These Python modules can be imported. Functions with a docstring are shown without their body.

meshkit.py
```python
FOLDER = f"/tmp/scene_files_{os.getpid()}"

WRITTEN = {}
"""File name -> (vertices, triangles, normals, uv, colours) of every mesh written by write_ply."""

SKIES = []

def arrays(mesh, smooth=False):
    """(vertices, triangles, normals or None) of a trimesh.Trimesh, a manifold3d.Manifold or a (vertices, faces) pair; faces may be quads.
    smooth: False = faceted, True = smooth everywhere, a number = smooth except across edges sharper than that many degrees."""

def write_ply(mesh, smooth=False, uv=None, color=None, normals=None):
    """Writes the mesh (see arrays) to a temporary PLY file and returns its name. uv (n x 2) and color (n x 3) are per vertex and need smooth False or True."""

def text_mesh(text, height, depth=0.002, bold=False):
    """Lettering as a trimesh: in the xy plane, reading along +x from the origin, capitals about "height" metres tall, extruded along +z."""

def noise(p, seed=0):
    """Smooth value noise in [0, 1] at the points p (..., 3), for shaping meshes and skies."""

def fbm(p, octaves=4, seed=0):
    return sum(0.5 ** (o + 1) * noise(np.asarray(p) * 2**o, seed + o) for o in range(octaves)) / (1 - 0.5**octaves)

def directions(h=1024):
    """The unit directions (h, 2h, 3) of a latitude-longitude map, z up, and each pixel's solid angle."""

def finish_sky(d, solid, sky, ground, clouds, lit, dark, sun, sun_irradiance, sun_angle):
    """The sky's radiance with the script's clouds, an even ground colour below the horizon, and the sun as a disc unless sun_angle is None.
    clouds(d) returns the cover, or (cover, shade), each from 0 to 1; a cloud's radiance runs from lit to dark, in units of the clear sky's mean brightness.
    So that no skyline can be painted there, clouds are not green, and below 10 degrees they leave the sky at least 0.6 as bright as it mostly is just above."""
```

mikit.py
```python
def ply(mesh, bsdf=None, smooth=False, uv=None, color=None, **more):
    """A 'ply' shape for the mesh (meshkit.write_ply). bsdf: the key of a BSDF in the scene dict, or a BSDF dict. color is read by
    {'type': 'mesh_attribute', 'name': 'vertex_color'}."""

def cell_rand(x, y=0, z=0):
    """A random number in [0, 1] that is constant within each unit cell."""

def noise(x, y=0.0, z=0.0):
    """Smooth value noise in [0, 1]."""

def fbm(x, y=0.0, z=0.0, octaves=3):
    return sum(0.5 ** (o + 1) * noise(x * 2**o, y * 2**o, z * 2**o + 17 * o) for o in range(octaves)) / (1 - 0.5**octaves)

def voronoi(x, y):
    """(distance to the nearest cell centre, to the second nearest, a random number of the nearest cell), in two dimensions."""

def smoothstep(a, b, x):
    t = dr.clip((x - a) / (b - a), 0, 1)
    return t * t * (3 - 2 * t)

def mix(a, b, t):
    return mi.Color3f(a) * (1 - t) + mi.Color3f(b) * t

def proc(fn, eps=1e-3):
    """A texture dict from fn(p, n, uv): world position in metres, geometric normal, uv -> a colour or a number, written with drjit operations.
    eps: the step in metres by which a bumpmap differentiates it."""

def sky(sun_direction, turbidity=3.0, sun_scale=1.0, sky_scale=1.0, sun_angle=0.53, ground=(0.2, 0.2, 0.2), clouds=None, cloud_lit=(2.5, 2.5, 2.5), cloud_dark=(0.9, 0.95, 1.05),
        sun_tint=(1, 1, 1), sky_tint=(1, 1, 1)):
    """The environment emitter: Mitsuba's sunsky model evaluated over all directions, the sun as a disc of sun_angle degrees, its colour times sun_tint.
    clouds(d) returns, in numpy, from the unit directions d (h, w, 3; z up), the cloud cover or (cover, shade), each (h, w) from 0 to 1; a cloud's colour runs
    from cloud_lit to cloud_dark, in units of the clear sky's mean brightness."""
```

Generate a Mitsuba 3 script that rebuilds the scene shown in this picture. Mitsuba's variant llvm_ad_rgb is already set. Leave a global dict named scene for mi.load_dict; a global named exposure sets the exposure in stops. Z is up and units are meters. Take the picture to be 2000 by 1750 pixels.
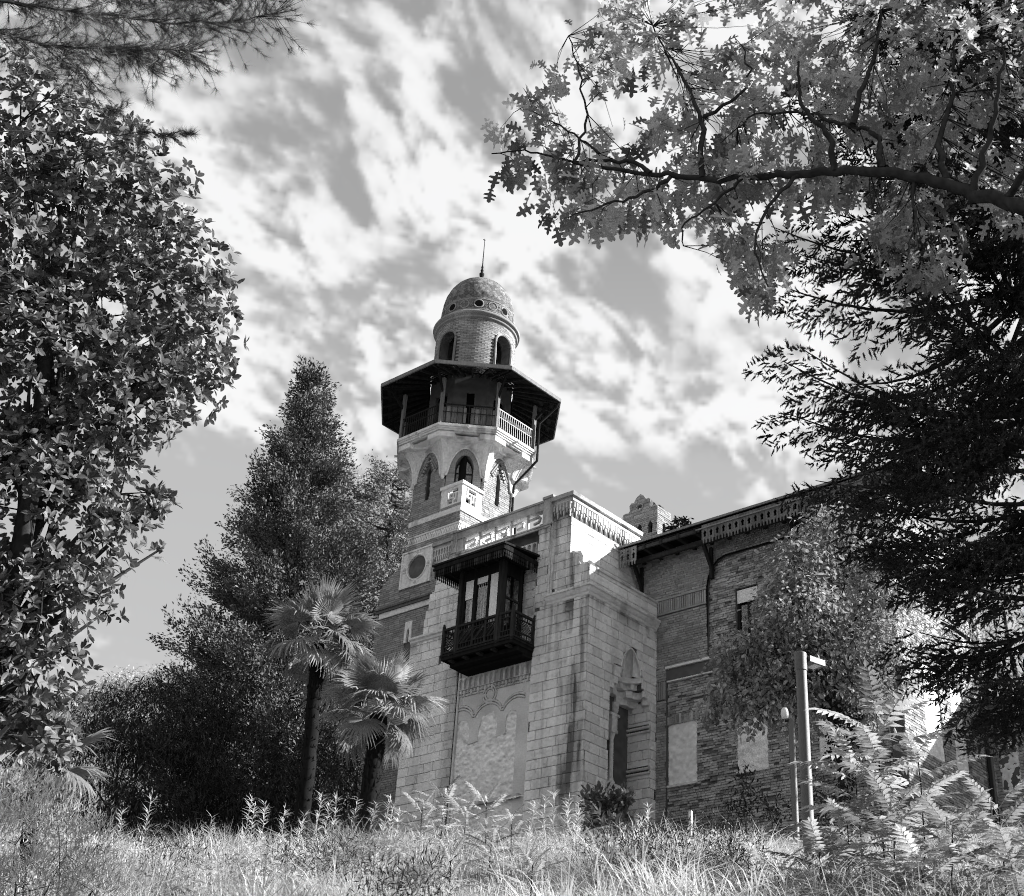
import math, numpy as np, mitsuba as mi, drjit as dr, trimesh, mikit, meshkit
from shapely.geometry import Polygon, box as sbox, Point, LineString
from shapely.affinity import translate as stranslate
from shapely.prepared import prep
T = mi.ScalarTransform4f
scene, labels = {}, {}

# ---------------------------------------------------------------- camera, sky, exposure
EYE = np.array([22.85, -27.82, 1.6])                       # the photographer on the path below the bank
RIGHT = np.array([0.74942178, 0.65939152, 0.0597479])
DOWN = np.array([-0.28897354, 0.40694627, -0.86653853])
FWD = np.array([-0.59570235, 0.63213729, 0.4955211])
scene['camera'] = {'type': 'perspective', 'fov': 2 * math.degrees(math.atan(1000 / 2702.2)), 'fov_axis': 'x', 'near_clip': 0.1, 'far_clip': 2000.0,
                   'to_world': T().look_at(origin=EYE.tolist(), target=(EYE + FWD).tolist(), up=(-DOWN).tolist())}
SUN = np.array([1.0, 0.94, 0.83])
exposure = 4.05


def cloud_field(d):
    """A broken layer of soft altocumulus overhead that thins to a pale veil towards the horizon."""
    el = d[..., 2]; z = el + 0.30
    x, y = d[..., 0] / z, d[..., 1] / z
    ca, sa = math.cos(1.617391304), math.sin(1.617391304)
    u, v = x * ca + y * sa - 14.70688625, -x * sa + y * ca - 5.6345998
    o = 0 * u; w = np.stack([u, v, o], -1)
    warp, wq = meshkit.fbm(w * 8 + 9, 2, 5) - .5, meshkit.fbm(w * 8 + 29, 2, 7) - .5
    big = meshkit.fbm(np.stack([u * 9.5 + warp * .8, v * 14 + wq * .8, o], -1), 3, 11)
    fine = meshkit.fbm(np.stack([u * 26 + warp * 2.0, v * 44 + wq * 2.0, o + 3], -1), 6, 23)
    ripple = meshkit.fbm(np.stack([u * 62 + warp * 3 + fine * 2.5, v * 105 + wq * 3, o + 6], -1), 3, 31)
    m = big * .52 + fine * .50 + ripple * .20 - np.interp(el, [.30, .44, .50, .57], [.34, .29, .08, 0.0])
    c = np.clip((m - .355) / .36, 0, 1); c = c * c * (3 - 2 * c)
    gap = np.interp(el, [.3, .48, .56, .62, .8], [.54, .51, .45, .37, .32])
    white = np.clip(.80 + 1.5 * (fine - .48) + 1.1 * (ripple - .5) + .25 * (c - .5), .35, 1.0)
    return 0.9 + 0 * el, np.clip((1 - (gap + (white - gap) * c)) / 0.8, 0, 1)


# the photograph is black and white: the sky's colour is neutralised direction by direction, keeping its luminance
_clear = mikit.sky(SUN.tolist(), turbidity=3.0, sun_scale=0.0)
_sky = np.array(_clear['bitmap'])[..., :3].astype(float)
GREY_TINT = (_sky @ [0.2126, 0.7152, 0.0722])[..., None] / np.maximum(_sky, 1e-6)
_sun = np.array(mikit.sky(SUN.tolist(), turbidity=3.0, sky_scale=0.0)['bitmap'])[..., :3].astype(float).reshape(-1, 3)
_sun = _sun[_sun.sum(1).argmax()]
GREY_SUN = (_sun @ [0.2126, 0.7152, 0.0722]) / _sun
scene['sky'] = mikit.sky(SUN.tolist(), turbidity=3.0, sun_scale=0.85, sky_scale=0.9, sun_angle=0.8, ground=(0.16, 0.16, 0.16), clouds=cloud_field,
                         cloud_lit=(0.88, 0.88, 0.88), cloud_dark=(0.176, 0.176, 0.176), sky_tint=GREY_TINT, sun_tint=GREY_SUN)


# ---------------------------------------------------------------- helpers
used = {}


def numbered(base):
    n = used.get(base, -1) + 1
    used[base] = n
    return base if n == 0 else f'{base}_{n:03d}'


def thing(name, label, cat, group=None, kind=None):
    k = numbered(name)
    labels[k] = {'label': label, 'category': cat}
    if group: labels[k]['group'] = group
    if kind: labels[k]['kind'] = kind
    return k


def put(parent, name, mb, bsdf, smooth=False, label=None, kind=None, to_world=None):
    k = numbered((parent + '__' if parent else '') + name)
    d = mb if isinstance(mb, dict) else mb.ply(bsdf, smooth)
    if to_world is not None: d = {**d, 'to_world': to_world}
    scene[k] = d
    if label or kind:
        labels.setdefault(k, {})
        if label: labels[k]['label'] = label
        if kind: labels[k]['kind'] = kind
    return k


def at(px, py, dist):
    """The point at that horizontal distance from the photographer on the sight line of a pixel of the 2000 x 1750 photograph."""
    r = RIGHT * (px - 1000) / 2702.2 + DOWN * (py - 875) / 2702.2 + FWD
    return EYE + r * dist / math.hypot(r[0], r[1])


BOXV = np.array([[x, y, z] for x in (0, 1) for y in (0, 1) for z in (0, 1)], float)
BOXF = np.array([[0, 1, 3], [0, 3, 2], [4, 6, 7], [4, 7, 5], [0, 4, 5], [0, 5, 1], [2, 3, 7], [2, 7, 6], [0, 2, 6], [0, 6, 4], [1, 5, 7], [1, 7, 3]])


class MB:
    """Collects pieces of one mesh; uv.x carries a tone from 0 to 1 that the materials read."""

    def __init__(self): self.v, self.f, self.t, self.n = [], [], [], 0

    def add(self, v, f, tone=0.5):
        v = np.asarray(v, float)
        self.v.append(v); self.f.append(np.asarray(f, int) + self.n)
        self.t.append(np.broadcast_to(np.asarray(tone, float), (len(v),))); self.n += len(v)
        return self

    def box(self, a, b, tone=0.5):
        a, b = np.minimum(a, b), np.maximum(a, b)
        return self.add(a + BOXV * (b - a), BOXF, tone)

    def boxes(self, o, e1, e2, e3, tone):
        """Many boxes: corners o (k,3) and edges e1, e2, e3 (k,3)."""
        k = len(o)
        if not k: return self
        v = o[:, None] + BOXV[None, :, :1] * e1[:, None] + BOXV[None, :, 1:2] * e2[:, None] + BOXV[None, :, 2:] * e3[:, None]
        f = BOXF[None] + (np.arange(k) * 8)[:, None, None]
        return self.add(v.reshape(-1, 3), f.reshape(-1, 3), np.repeat(tone, 8))

    def tube(self, pts, r, sides=8, tone=0.5, cap=True):
        p = np.asarray(pts, float); r = np.broadcast_to(np.asarray(r, float), (len(p),))
        t = np.gradient(p, axis=0); t /= np.linalg.norm(t, axis=1, keepdims=True) + 1e-12
        ref = np.array([0, 0, 1.0]) if abs(t[:, 2]).mean() < 0.8 else np.array([1.0, 0, 0])
        a = np.cross(t, ref); a /= np.linalg.norm(a, axis=1, keepdims=True) + 1e-12
        b = np.cross(t, a); g = np.arange(sides) * 2 * np.pi / sides
        v = p[:, None] + r[:, None, None] * (np.cos(g)[None, :, None] * a[:, None] + np.sin(g)[None, :, None] * b[:, None])
        i, j = np.meshgrid(np.arange(len(p) - 1), np.arange(sides), indexing='ij')
        q = np.stack([i * sides + j, i * sides + (j + 1) % sides, (i + 1) * sides + (j + 1) % sides, (i + 1) * sides + j], -1).reshape(-1, 4)
        f = np.vstack([q[:, [0, 1, 2]], q[:, [0, 2, 3]]])
        if cap:
            c = np.arange(1, sides - 1)
            l = (len(p) - 1) * sides
            f = np.vstack([f, np.stack([0 * c, c, c + 1], 1), np.stack([l + 0 * c, l + c + 1, l + c], 1)])
        return self.add(v.reshape(-1, 3), f, tone)

    def lathe(self, cx, cy, prof, sides=48, tone=0.5):
        prof = np.asarray(prof, float); g = np.arange(sides) * 2 * np.pi / sides
        v = np.stack([cx + prof[:, None, 0] * np.cos(g), cy + prof[:, None, 0] * np.sin(g), np.broadcast_to(prof[:, None, 1], (len(prof), sides))], -1)
        return self.grid(v, tone, wrap=True)

    def grid(self, v, tone=0.5, wrap=False):
        n, m = v.shape[:2]
        i, j = np.meshgrid(np.arange(n - 1), np.arange(m if wrap else m - 1), indexing='ij')
        q = np.stack([i * m + j, i * m + (j + 1) % m, (i + 1) * m + (j + 1) % m, (i + 1) * m + j], -1).reshape(-1, 4)
        return self.add(v.reshape(-1, 3), np.vstack([q[:, [0, 1, 2]], q[:, [0, 2, 3]]]), tone)

    def prism(self, fr, poly, w0, w1, tone=0.5):
        for pg in getattr(poly, 'geoms', [poly]):
            if pg.geom_type != 'Polygon' or pg.is_empty or pg.area < 1e-6: continue
            pg = Polygon(pg.exterior.coords, [h.coords for h in pg.interiors])
            v2, f2 = trimesh.creation.triangulate_polygon(pg, engine='earcut')
            n = len(v2)
            self.add(np.vstack([fr(v2[:, 0], v2[:, 1], w0), fr(v2[:, 0], v2[:, 1], w1)]), np.vstack([f2, f2[:, ::-1] + n]), tone)
            for ring in [pg.exterior, *pg.interiors]:
                c = np.array(ring.coords)[:-1]; m = len(c); i = np.arange(m); j = (i + 1) % m
                self.add(np.vstack([fr(c[:, 0], c[:, 1], w0), fr(c[:, 0], c[:, 1], w1)]), np.vstack([np.stack([i, j, j + m], 1), np.stack([i, j + m, i + m], 1)]), tone)
        return self

    def fbox(self, fr, a0, a1, z0, z1, w0, w1, tone=0.5):
        c = np.array([[a, z, w] for a in (a0, a1) for z in (z0, z1) for w in (w0, w1)], float)
        return self.add(fr(c[:, 0], c[:, 1], c[:, 2]), BOXF, tone)

    def bar(self, p, q, w, h, side=(0, 0, 1), tone=0.5):
        """A square bar from p to q: w across, h along the direction nearest to side."""
        p, q = np.asarray(p, float), np.asarray(q, float)
        t = q - p; t /= np.linalg.norm(t)
        s = np.asarray(side, float) - t * np.dot(side, t)
        if np.linalg.norm(s) < 1e-3: s = np.cross(t, [0.3, 0.9, 0.1])
        s /= np.linalg.norm(s); b = np.cross(t, s)
        o = p - b * w / 2 - s * h / 2
        return self.boxes(o[None], (q - p)[None], (b * w)[None], (s * h)[None], np.array([tone]))

    def ply(self, bsdf, smooth=False):
        v, f, t = np.vstack(self.v), np.vstack(self.f), np.concatenate(self.t)
        return mikit.ply((v, f), bsdf, smooth=bool(smooth), uv=np.stack([t, 0 * t + 0.5], 1))


class Frame:
    """An upright plane: a runs along it, z up, w out of it."""

    def __init__(self, o, u, n): self.o, self.u, self.n = np.array(o, float), np.array(u, float), np.array(n, float)

    def __call__(self, a, z, w):
        a, z, w = np.broadcast_arrays(np.asarray(a, float), np.asarray(z, float), np.asarray(w, float))
        p = self.o + a[..., None] * self.u + w[..., None] * self.n
        p[..., 2] += z
        return p


def courses(region, h, ln, rng, gap, vary=0.25, z0=None, clip=True):
    """Lays courses over a region of an upright plane: (rectangles (k,4), cut pieces (polygons))."""
    ax, az, bx, bz = region.bounds
    inside, rect, cut = prep(region), [], []
    z, row = az if z0 is None else z0, 0
    while z < bz:
        a = ax - rng.uniform(0, ln)
        while a < bx:
            l = ln * (1 + rng.uniform(-vary, vary))
            r = (a + gap / 2, z + gap / 2, a + l - gap / 2, z + h - gap / 2)
            b = sbox(*r)
            if inside.contains(b): rect.append(r)
            elif clip and inside.intersects(b):
                c = b.intersection(region)
                for g in getattr(c, 'geoms', [c]):
                    if g.geom_type == 'Polygon' and g.area > 0.12 * h * ln:
                        m = g.minimum_rotated_rectangle
                        if abs(m.area - g.area) < 1e-6 and len(g.exterior.coords) == 5 and abs(sbox(*g.bounds).area - g.area) < 1e-6: rect.append(g.bounds)
                        else: cut.append(g)
            a += l
        z += h; row += 1
    return np.array(rect).reshape(-1, 4), cut


def brickwork(mb, fr, region, rng, h=0.075, ln=0.25, gap=0.014, out=0.012, rough=0.006, back=-0.02, miss=0.0, vary=0.15):
    rect, cut = courses(region, h, ln, rng, gap, vary)
    if miss: rect = rect[rng.random(len(rect)) > miss]
    k = len(rect); w = out + rng.uniform(-rough, rough, k)
    o = fr(rect[:, 0], rect[:, 1], back + 0 * w)
    mb.boxes(o, fr.u * (rect[:, 2] - rect[:, 0])[:, None], np.array([0, 0, 1.0]) * (rect[:, 3] - rect[:, 1])[:, None], fr.n * (w - back)[:, None], rng.random(k))
    for g in cut: mb.prism(fr, g, back, out + rng.uniform(-rough, rough), rng.random())
    return mb


def arch_poly(c, hw, z0, zs, zt, pointed=0.0, n=12):
    """An opening: half width hw about c, from z0, springing at zs, crown at zt."""
    t = np.linspace(0, np.pi, 2 * n + 1)
    x = np.cos(t) * hw; s = np.sin(t)
    z = zs + (zt - zs) * ((1 - pointed) * s + pointed * (1 - np.abs(x / hw) ** 1.35))
    return Polygon([(c - hw, z0), (c + hw, z0)] + list(zip(c + x, z)))


# ---------------------------------------------------------------- materials (monochrome, as the photograph)
def mono(v): return mi.Color3f(v, v, v)


def diffuse(fn): return {'type': 'twosided', 'bsdf': {'type': 'diffuse', 'reflectance': mikit.proc(fn)}}


def bumped(fn, hfn, scale, eps): return {'type': 'twosided', 'bsdf': {'type': 'bumpmap', 'arbitrary': mikit.proc(hfn, eps), 'scale': scale, 'bsdf': {'type': 'diffuse', 'reflectance': mikit.proc(fn)}}}


N, FB, SS = mikit.noise, mikit.fbm, mikit.smoothstep


def f_brick(p, n, uv):
    t = uv.x
    big = FB(p.x * 0.8 + 3, p.y * 0.8, p.z * 0.7, 3)
    v = 0.25 * (0.76 + 0.48 * t) * (0.72 + 0.56 * big)
    pale = SS(0.60, 0.74, FB(p.x * 1.7 + 31, p.y * 1.7, p.z * 1.1 + 5, 4))
    v = dr.lerp(v, 0.44, pale * 0.4)
    return mono(v * (0.85 + 0.3 * N(p.x * 40, p.y * 40, p.z * 40)))


def f_rubble(p, n, uv):
    t = uv.x
    big = FB(p.x * 0.9 + 13, p.y * 0.8, p.z * 0.9, 3)
    lime = SS(0.48, 0.7, FB(p.x * 3.1, p.y * 3.1 + 4, p.z * 4.5, 4))
    v = 0.29 * (0.50 + 0.95 * t) * (0.7 + 0.6 * big)
    return mono(dr.lerp(v, 0.52, lime * 0.5) * (0.8 + 0.4 * N(p.x * 35, p.y * 35, p.z * 35)))


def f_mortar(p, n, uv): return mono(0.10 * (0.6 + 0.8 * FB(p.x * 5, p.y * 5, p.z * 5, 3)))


def f_stone(p, n, uv):
    t = uv.x
    grain = N(p.x * 55, p.y * 55, p.z * 55) * 0.5 + N(p.x * 17, p.y * 17, p.z * 17) * 0.5
    h = p.x - p.y
    streak = FB(p.x * 2.3 + 7, p.y * 2.3, p.z * 0.22, 4)
    wet = SS(0.50, 0.72, streak)
    pier = dr.exp(-dr.square((p.x + 0.42) / 0.52)) + 0.5 * dr.exp(-dr.square((p.x + 1.45) / 0.3))
    pier = dr.select(p.y < 0.02, pier, 0.10) * SS(12.2, 14.0, p.z + 2.0 * N(p.x * 2, p.y * 2, 5.0))
    front = dr.select(n.y < -0.5, 1.0, 0.35)
    dirt = dr.clip(0.34 * wet * front + 0.85 * pier * (0.25 + 0.75 * SS(0.36, 0.62, FB(p.x * 8, p.y * 8, p.z * 0.35 + 2, 4))) * SS(0.24, 0.60, FB(p.x * 1.6 + 1, p.y * 1.6, p.z * 0.5 + 4, 4)), 0, 0.85)
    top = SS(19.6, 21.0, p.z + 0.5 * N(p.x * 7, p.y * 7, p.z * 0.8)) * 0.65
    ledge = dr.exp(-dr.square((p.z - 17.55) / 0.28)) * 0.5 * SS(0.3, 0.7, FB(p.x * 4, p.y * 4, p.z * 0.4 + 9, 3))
    lichen = SS(0.55, 0.8, FB(p.x * 6, p.y * 6, p.z * 6, 4)) * 0.18
    v = 0.70 * (0.80 + 0.36 * t) * (0.84 + 0.32 * grain)
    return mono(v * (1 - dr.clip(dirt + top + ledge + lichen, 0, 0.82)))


def f_trim(p, n, uv):
    grain = FB(p.x * 14, p.y * 14, p.z * 14, 4)
    streak = SS(0.52, 0.75, FB(p.x * 3.3 + 2, p.y * 3.3, p.z * 0.5, 4))
    soot = SS(20.0, 21.1, p.z) * dr.select(p.y < 1.2, 0.62, 0.0) * dr.select(p.z < 21.2, 1.0, 0.0)
    return mono(0.60 * (0.72 + 0.5 * grain) * (0.85 + 0.3 * uv.x) * (1 - 0.42 * streak) * (1 - soot * (0.55 + 0.45 * N(p.x * 4, p.y * 4, p.z * 1.2))))


def f_plaster(p, n, uv):
    a = FB(p.x * 1.6, p.y * 1.6, p.z * 1.2 + 3, 4)
    return mono(0.56 * (0.66 + 0.68 * a) * (0.9 + 0.2 * N(p.x * 30, p.y * 30, p.z * 30)))


def f_stucco(p, n, uv):
    a = FB(p.x * 9, p.y * 9, p.z * 9, 4)
    return mono(0.72 * (0.60 + 0.74 * a) * (0.85 + 0.3 * FB(p.x * 1.1, p.y, p.z * 0.9, 3)))


def f_timber(p, n, uv):
    g = FB(p.x * 22, p.y * 22, p.z * 3, 3)
    return mono((0.012 + 0.05 * uv.x * uv.x) * (0.5 + g))


def f_grey_timber(p, n, uv):
    g = FB(p.x * 30, p.y * 30, p.z * 2.5, 3)
    return mono((0.10 + 0.16 * uv.x) * (0.55 + 0.9 * g))


def f_dome(p, n, uv):
    ang = dr.atan2(p.y - 3.21, p.x + 8.68) * 9.5
    f1, f2, c = mikit.voronoi(ang * 1.1, p.z * 7.5)
    edge = SS(0.0, 0.18, f2 - f1)
    a = FB(p.x * 3, p.y * 3, p.z * 3, 4)
    return mono(0.17 * (0.45 + 0.55 * edge) * (0.6 + 0.7 * c) * (0.65 + 0.7 * a))


def f_bark(p, n, uv): return mono((0.016 + 0.04 * uv.x) * (0.4 + 1.2 * FB(p.x * 24, p.y * 24, p.z * 9, 3)))


def f_ground(p, n, uv): return mono(0.10 * (0.5 + FB(p.x * 2, p.y * 2, p.z * 2, 4)))


def leaf(base, vary, trans=0.5, rough=0.45, spec=0.3, flip=0.0):
    def fn(p, n, uv):
        return mono(base * (1 - vary + 2 * vary * uv.x) * (0.8 + 0.4 * N(p.x * 1.3, p.y * 1.3, p.z * 1.3)))
    return {'type': 'principledthin', 'base_color': mikit.proc(fn), 'roughness': rough, 'spec_trans': 0.0, 'diff_trans': trans, 'eta': 1.35}


def matte_leaf(base, vary):
    def fn(p, n, uv):
        return mono(base * (1 - vary + 2 * vary * uv.x) * (0.75 + 0.5 * N(p.x * 1.1, p.y * 1.1, p.z * 1.1)))
    return diffuse(fn)


def flat(v): return {'type': 'twosided', 'bsdf': {'type': 'diffuse', 'reflectance': {'type': 'rgb', 'value': [v, v, v]}}}


scene['m_brick'] = diffuse(f_brick)
scene['m_rubble'] = diffuse(f_rubble)
scene['m_mortar'] = diffuse(f_mortar)
scene['m_stone'] = diffuse(f_stone)
scene['m_trim'] = diffuse(f_trim)
scene['m_plaster'] = diffuse(f_plaster)
scene['m_stucco'] = diffuse(f_stucco)
scene['m_timber'] = diffuse(f_timber)
scene['m_grey_timber'] = diffuse(f_grey_timber)
scene['m_dome'] = diffuse(f_dome)
scene['m_bark'] = diffuse(f_bark)
scene['m_ground'] = diffuse(f_ground)
scene['m_dark'] = flat(0.012)
scene['m_shutter'] = flat(0.75)
scene['m_curtain'] = flat(0.40)
scene['m_glass'] = {'type': 'thindielectric', 'int_ior': 1.5}
scene['m_iron'] = flat(0.025)
scene['m_paint'] = {'type': 'twosided', 'bsdf': {'type': 'roughplastic', 'diffuse_reflectance': {'type': 'rgb', 'value': [0.10] * 3}, 'alpha': 0.35}}
scene['m_pale_paint'] = {'type': 'twosided', 'bsdf': {'type': 'roughplastic', 'diffuse_reflectance': {'type': 'rgb', 'value': [0.62] * 3}, 'alpha': 0.2}}
# ================================================================ the setting: hillside
VIEW = np.array([-0.686, 0.728])


def ground_z(x, y):
    dx, dy = np.asarray(x) - EYE[0], np.asarray(y) - EYE[1]
    s = dx * VIEW[0] + dy * VIEW[1]
    l = dx * 0.728 + dy * 0.686
    z = np.interp(s, [-50, 4, 8, 13, 19, 25, 29, 34, 60, 400], [0, 0, 1.5, 3.45, 5.5, 7.25, 8.1, 8.7, 9.3, 12])
    z = z + 0.085 * np.clip(l, -14, 14) * np.clip((s - 6) / 18, 0, 1)
    q = np.stack([np.asarray(x) * 0.35, np.asarray(y) * 0.35, 0 * np.asarray(x) * 1.0], -1)
    return z + 0.5 * (meshkit.fbm(q, 3, 3) - 0.5) * np.clip((s - 5) / 6, 0, 1)


g = np.concatenate([-np.geomspace(400, 44, 14), np.linspace(-40, 40, 81), np.geomspace(44, 400, 14)])
gx, gy = np.meshgrid(g, g, indexing='ij')
hill = MB().grid(np.stack([gx, gy, ground_z(gx, gy)], -1))
k = put(None, 'hillside', hill, 'm_ground', smooth=True)
labels[k] = {'label': 'steep overgrown bank rising to the foot of the old villa', 'category': 'hillside', 'kind': 'structure'}
labels['sky'] = {'kind': 'structure'}

# ================================================================ the tower
TX, TY = -8.68, 3.21
K = math.sqrt(0.5)
tower = thing('brick_tower', 'octagonal brick tower with a round domed lantern and an overhanging timber gallery', 'tower')
S8 = math.tan(math.pi / 8)


def octa(a):
    r = a / math.cos(math.pi / 8)
    return [(TX + r * math.cos(math.pi / 8 + i * math.pi / 4), TY + r * math.sin(math.pi / 8 + i * math.pi / 4)) for i in range(8)]


def face(i, a):
    """Frame of octagon side i (0 faces +x, then anticlockwise), origin at its middle; a grows to the right as seen from outside."""
    g = i * math.pi / 4
    n = np.array([math.cos(g), math.sin(g), 0])
    return Frame([TX + n[0] * a, TY + n[1] * a, 0], [-n[1], n[0], 0], n)


class Flat:
    """Frame for horizontal polygons extruded upwards."""
    u = np.array([1.0, 0, 0]); n = np.array([0, 0, 1.0])

    def __call__(self, a, z, w):
        a, z, w = np.broadcast_arrays(np.asarray(a, float), np.asarray(z, float), np.asarray(w, float))
        return np.stack([a, z, w], -1)


FLAT = Flat()
rng = np.random.default_rng(11)
AP = 1.73
FA = Frame([0, 1.48, 0], [1, 0, 0], [0, -1, 0])           # tower face parallel to the stone front
FBX = Frame([TX + AP, 0, 0], [0, 1, 0], [1, 0, 0])         # tower face towards the sun
# core
core = MB()
low = Polygon([(-10.55, 8), (-6.95, 8), (-6.95, 20.6), (-9.0, 21.6), (-9.54, 21.58), (-10.55, 20.82)])
core.prism(FA, low, -3.4, -0.02)
side_faces = [5, 6, 7, 0, 1]
slit = lambda c: Polygon([(c - 0.1, 23.76), (c + 0.1, 23.76), (c + 0.1, 24.88), (c, 25.08), (c - 0.1, 24.88)])
ARCH = arch_poly(0, 0.31, 23.2, 24.85, 25.42, pointed=0.35)
for i in range(8):
    fr = face(i, AP - 0.02); hw = (AP - 0.02) * S8
    pg = sbox(-hw, 19, hw, 26.1)
    if i in (0, 6): pg = pg.difference(slit(0.0))
    if i == 7: pg = pg.difference(ARCH)
    core.prism(fr, pg, -0.35, 0.0)
core.prism(FLAT, Polygon([(TX + 0.7, TY - AP + 0.02), (TX + AP - 0.02, TY - AP + 0.02), (TX + AP - 0.02, TY - 0.7)]), 19.0, 23.2)
core.prism(FLAT, Polygon(octa(AP - 0.36)), 22.9, 22.95)
put(tower, 'wall', core, 'm_mortar')
# bricks
bk = MB()
regA = Polygon([(-10.55, 9), (-6.95, 9), (-6.95, 22.86), (-9.4, 22.86), (-9.4, 21.7), (-9.54, 21.6), (-10.55, 20.84)])
regA = regA.difference(sbox(-9.58, 20.5, -8.06, 21.94)).difference(sbox(-10.5, 19.62, -7.0, 20.05)).difference(sbox(-9.6, 22.13, -6.9, 22.46)).difference(sbox(-9.05, 17.5, -8.72, 19.15))
brickwork(bk, FA, regA, rng)
brickwork(bk, FBX, sbox(1.48, 20.0, 3.93, 22.13), rng)
brickwork(bk, FBX, sbox(1.48, 22.46, 3.93, 22.86), rng)
hw = AP * S8
for i in (5, 6, 7, 0, 1):
    fr = face(i, AP)
    reg = sbox(-hw, 23.06 if i != 7 else 23.2, hw, 26.0)
    if i in (0, 6): reg = reg.difference(slit(0.0)).difference(Polygon([(-0.36, 24.86), (0.36, 24.86), (0, 25.5)]).difference(slit(0)))
    if i == 7: reg = reg.difference(arch_poly(0, 0.64, 23.2, 24.85, 25.72, pointed=0.1))
    if i == 6: reg = reg.difference(sbox(0.72 - 0.001, 23, 2, 24))
    brickwork(bk, fr, reg, rng)
brickwork(bk, FA, sbox(-7.96, 23.06, -6.95, 23.2), rng)
put(tower, 'brickwork', bk, 'm_brick', kind='stuff')
# voussoirs of the arched window: each one a wedge
fr = face(7, AP)
for q in range(19):
    t0, t1 = math.pi * (q + 0.06) / 19, math.pi * (q + 0.94) / 19
    pts = [(0.33 * math.cos(t), 24.85 + 0.56 * math.sin(t)) for t in (t0, (t0 + t1) / 2, t1)] + [(0.60 * math.cos(t), 24.85 + 0.82 * math.sin(t)) for t in (t1, (t0 + t1) / 2, t0)]
    put(tower, 'voussoir', MB().prism(fr, Polygon(pts), -0.1, 0.02, rng.uniform(0.5, 1)), 'm_brick')
for s in (-1, 1):
    for q in range(22):
        z = 23.2 + q * 0.075
        put(tower, 'jamb_brick', MB().prism(fr, sbox(*sorted((s * 0.33, s * (0.60 if q % 2 else 0.5))), z + 0.006, 0) if 0 else sbox(min(s * 0.325, s * 0.61), z + 0.006, max(s * 0.325, s * 0.61), z + 0.069), -0.1, 0.012, rng.random()), 'm_brick')
t = np.linspace(0, math.pi, 25)
hood = MB().tube(fr(0.665 * np.cos(t), 24.85 + 0.88 * np.sin(t), 0.0), 0.03, 6)
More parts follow.
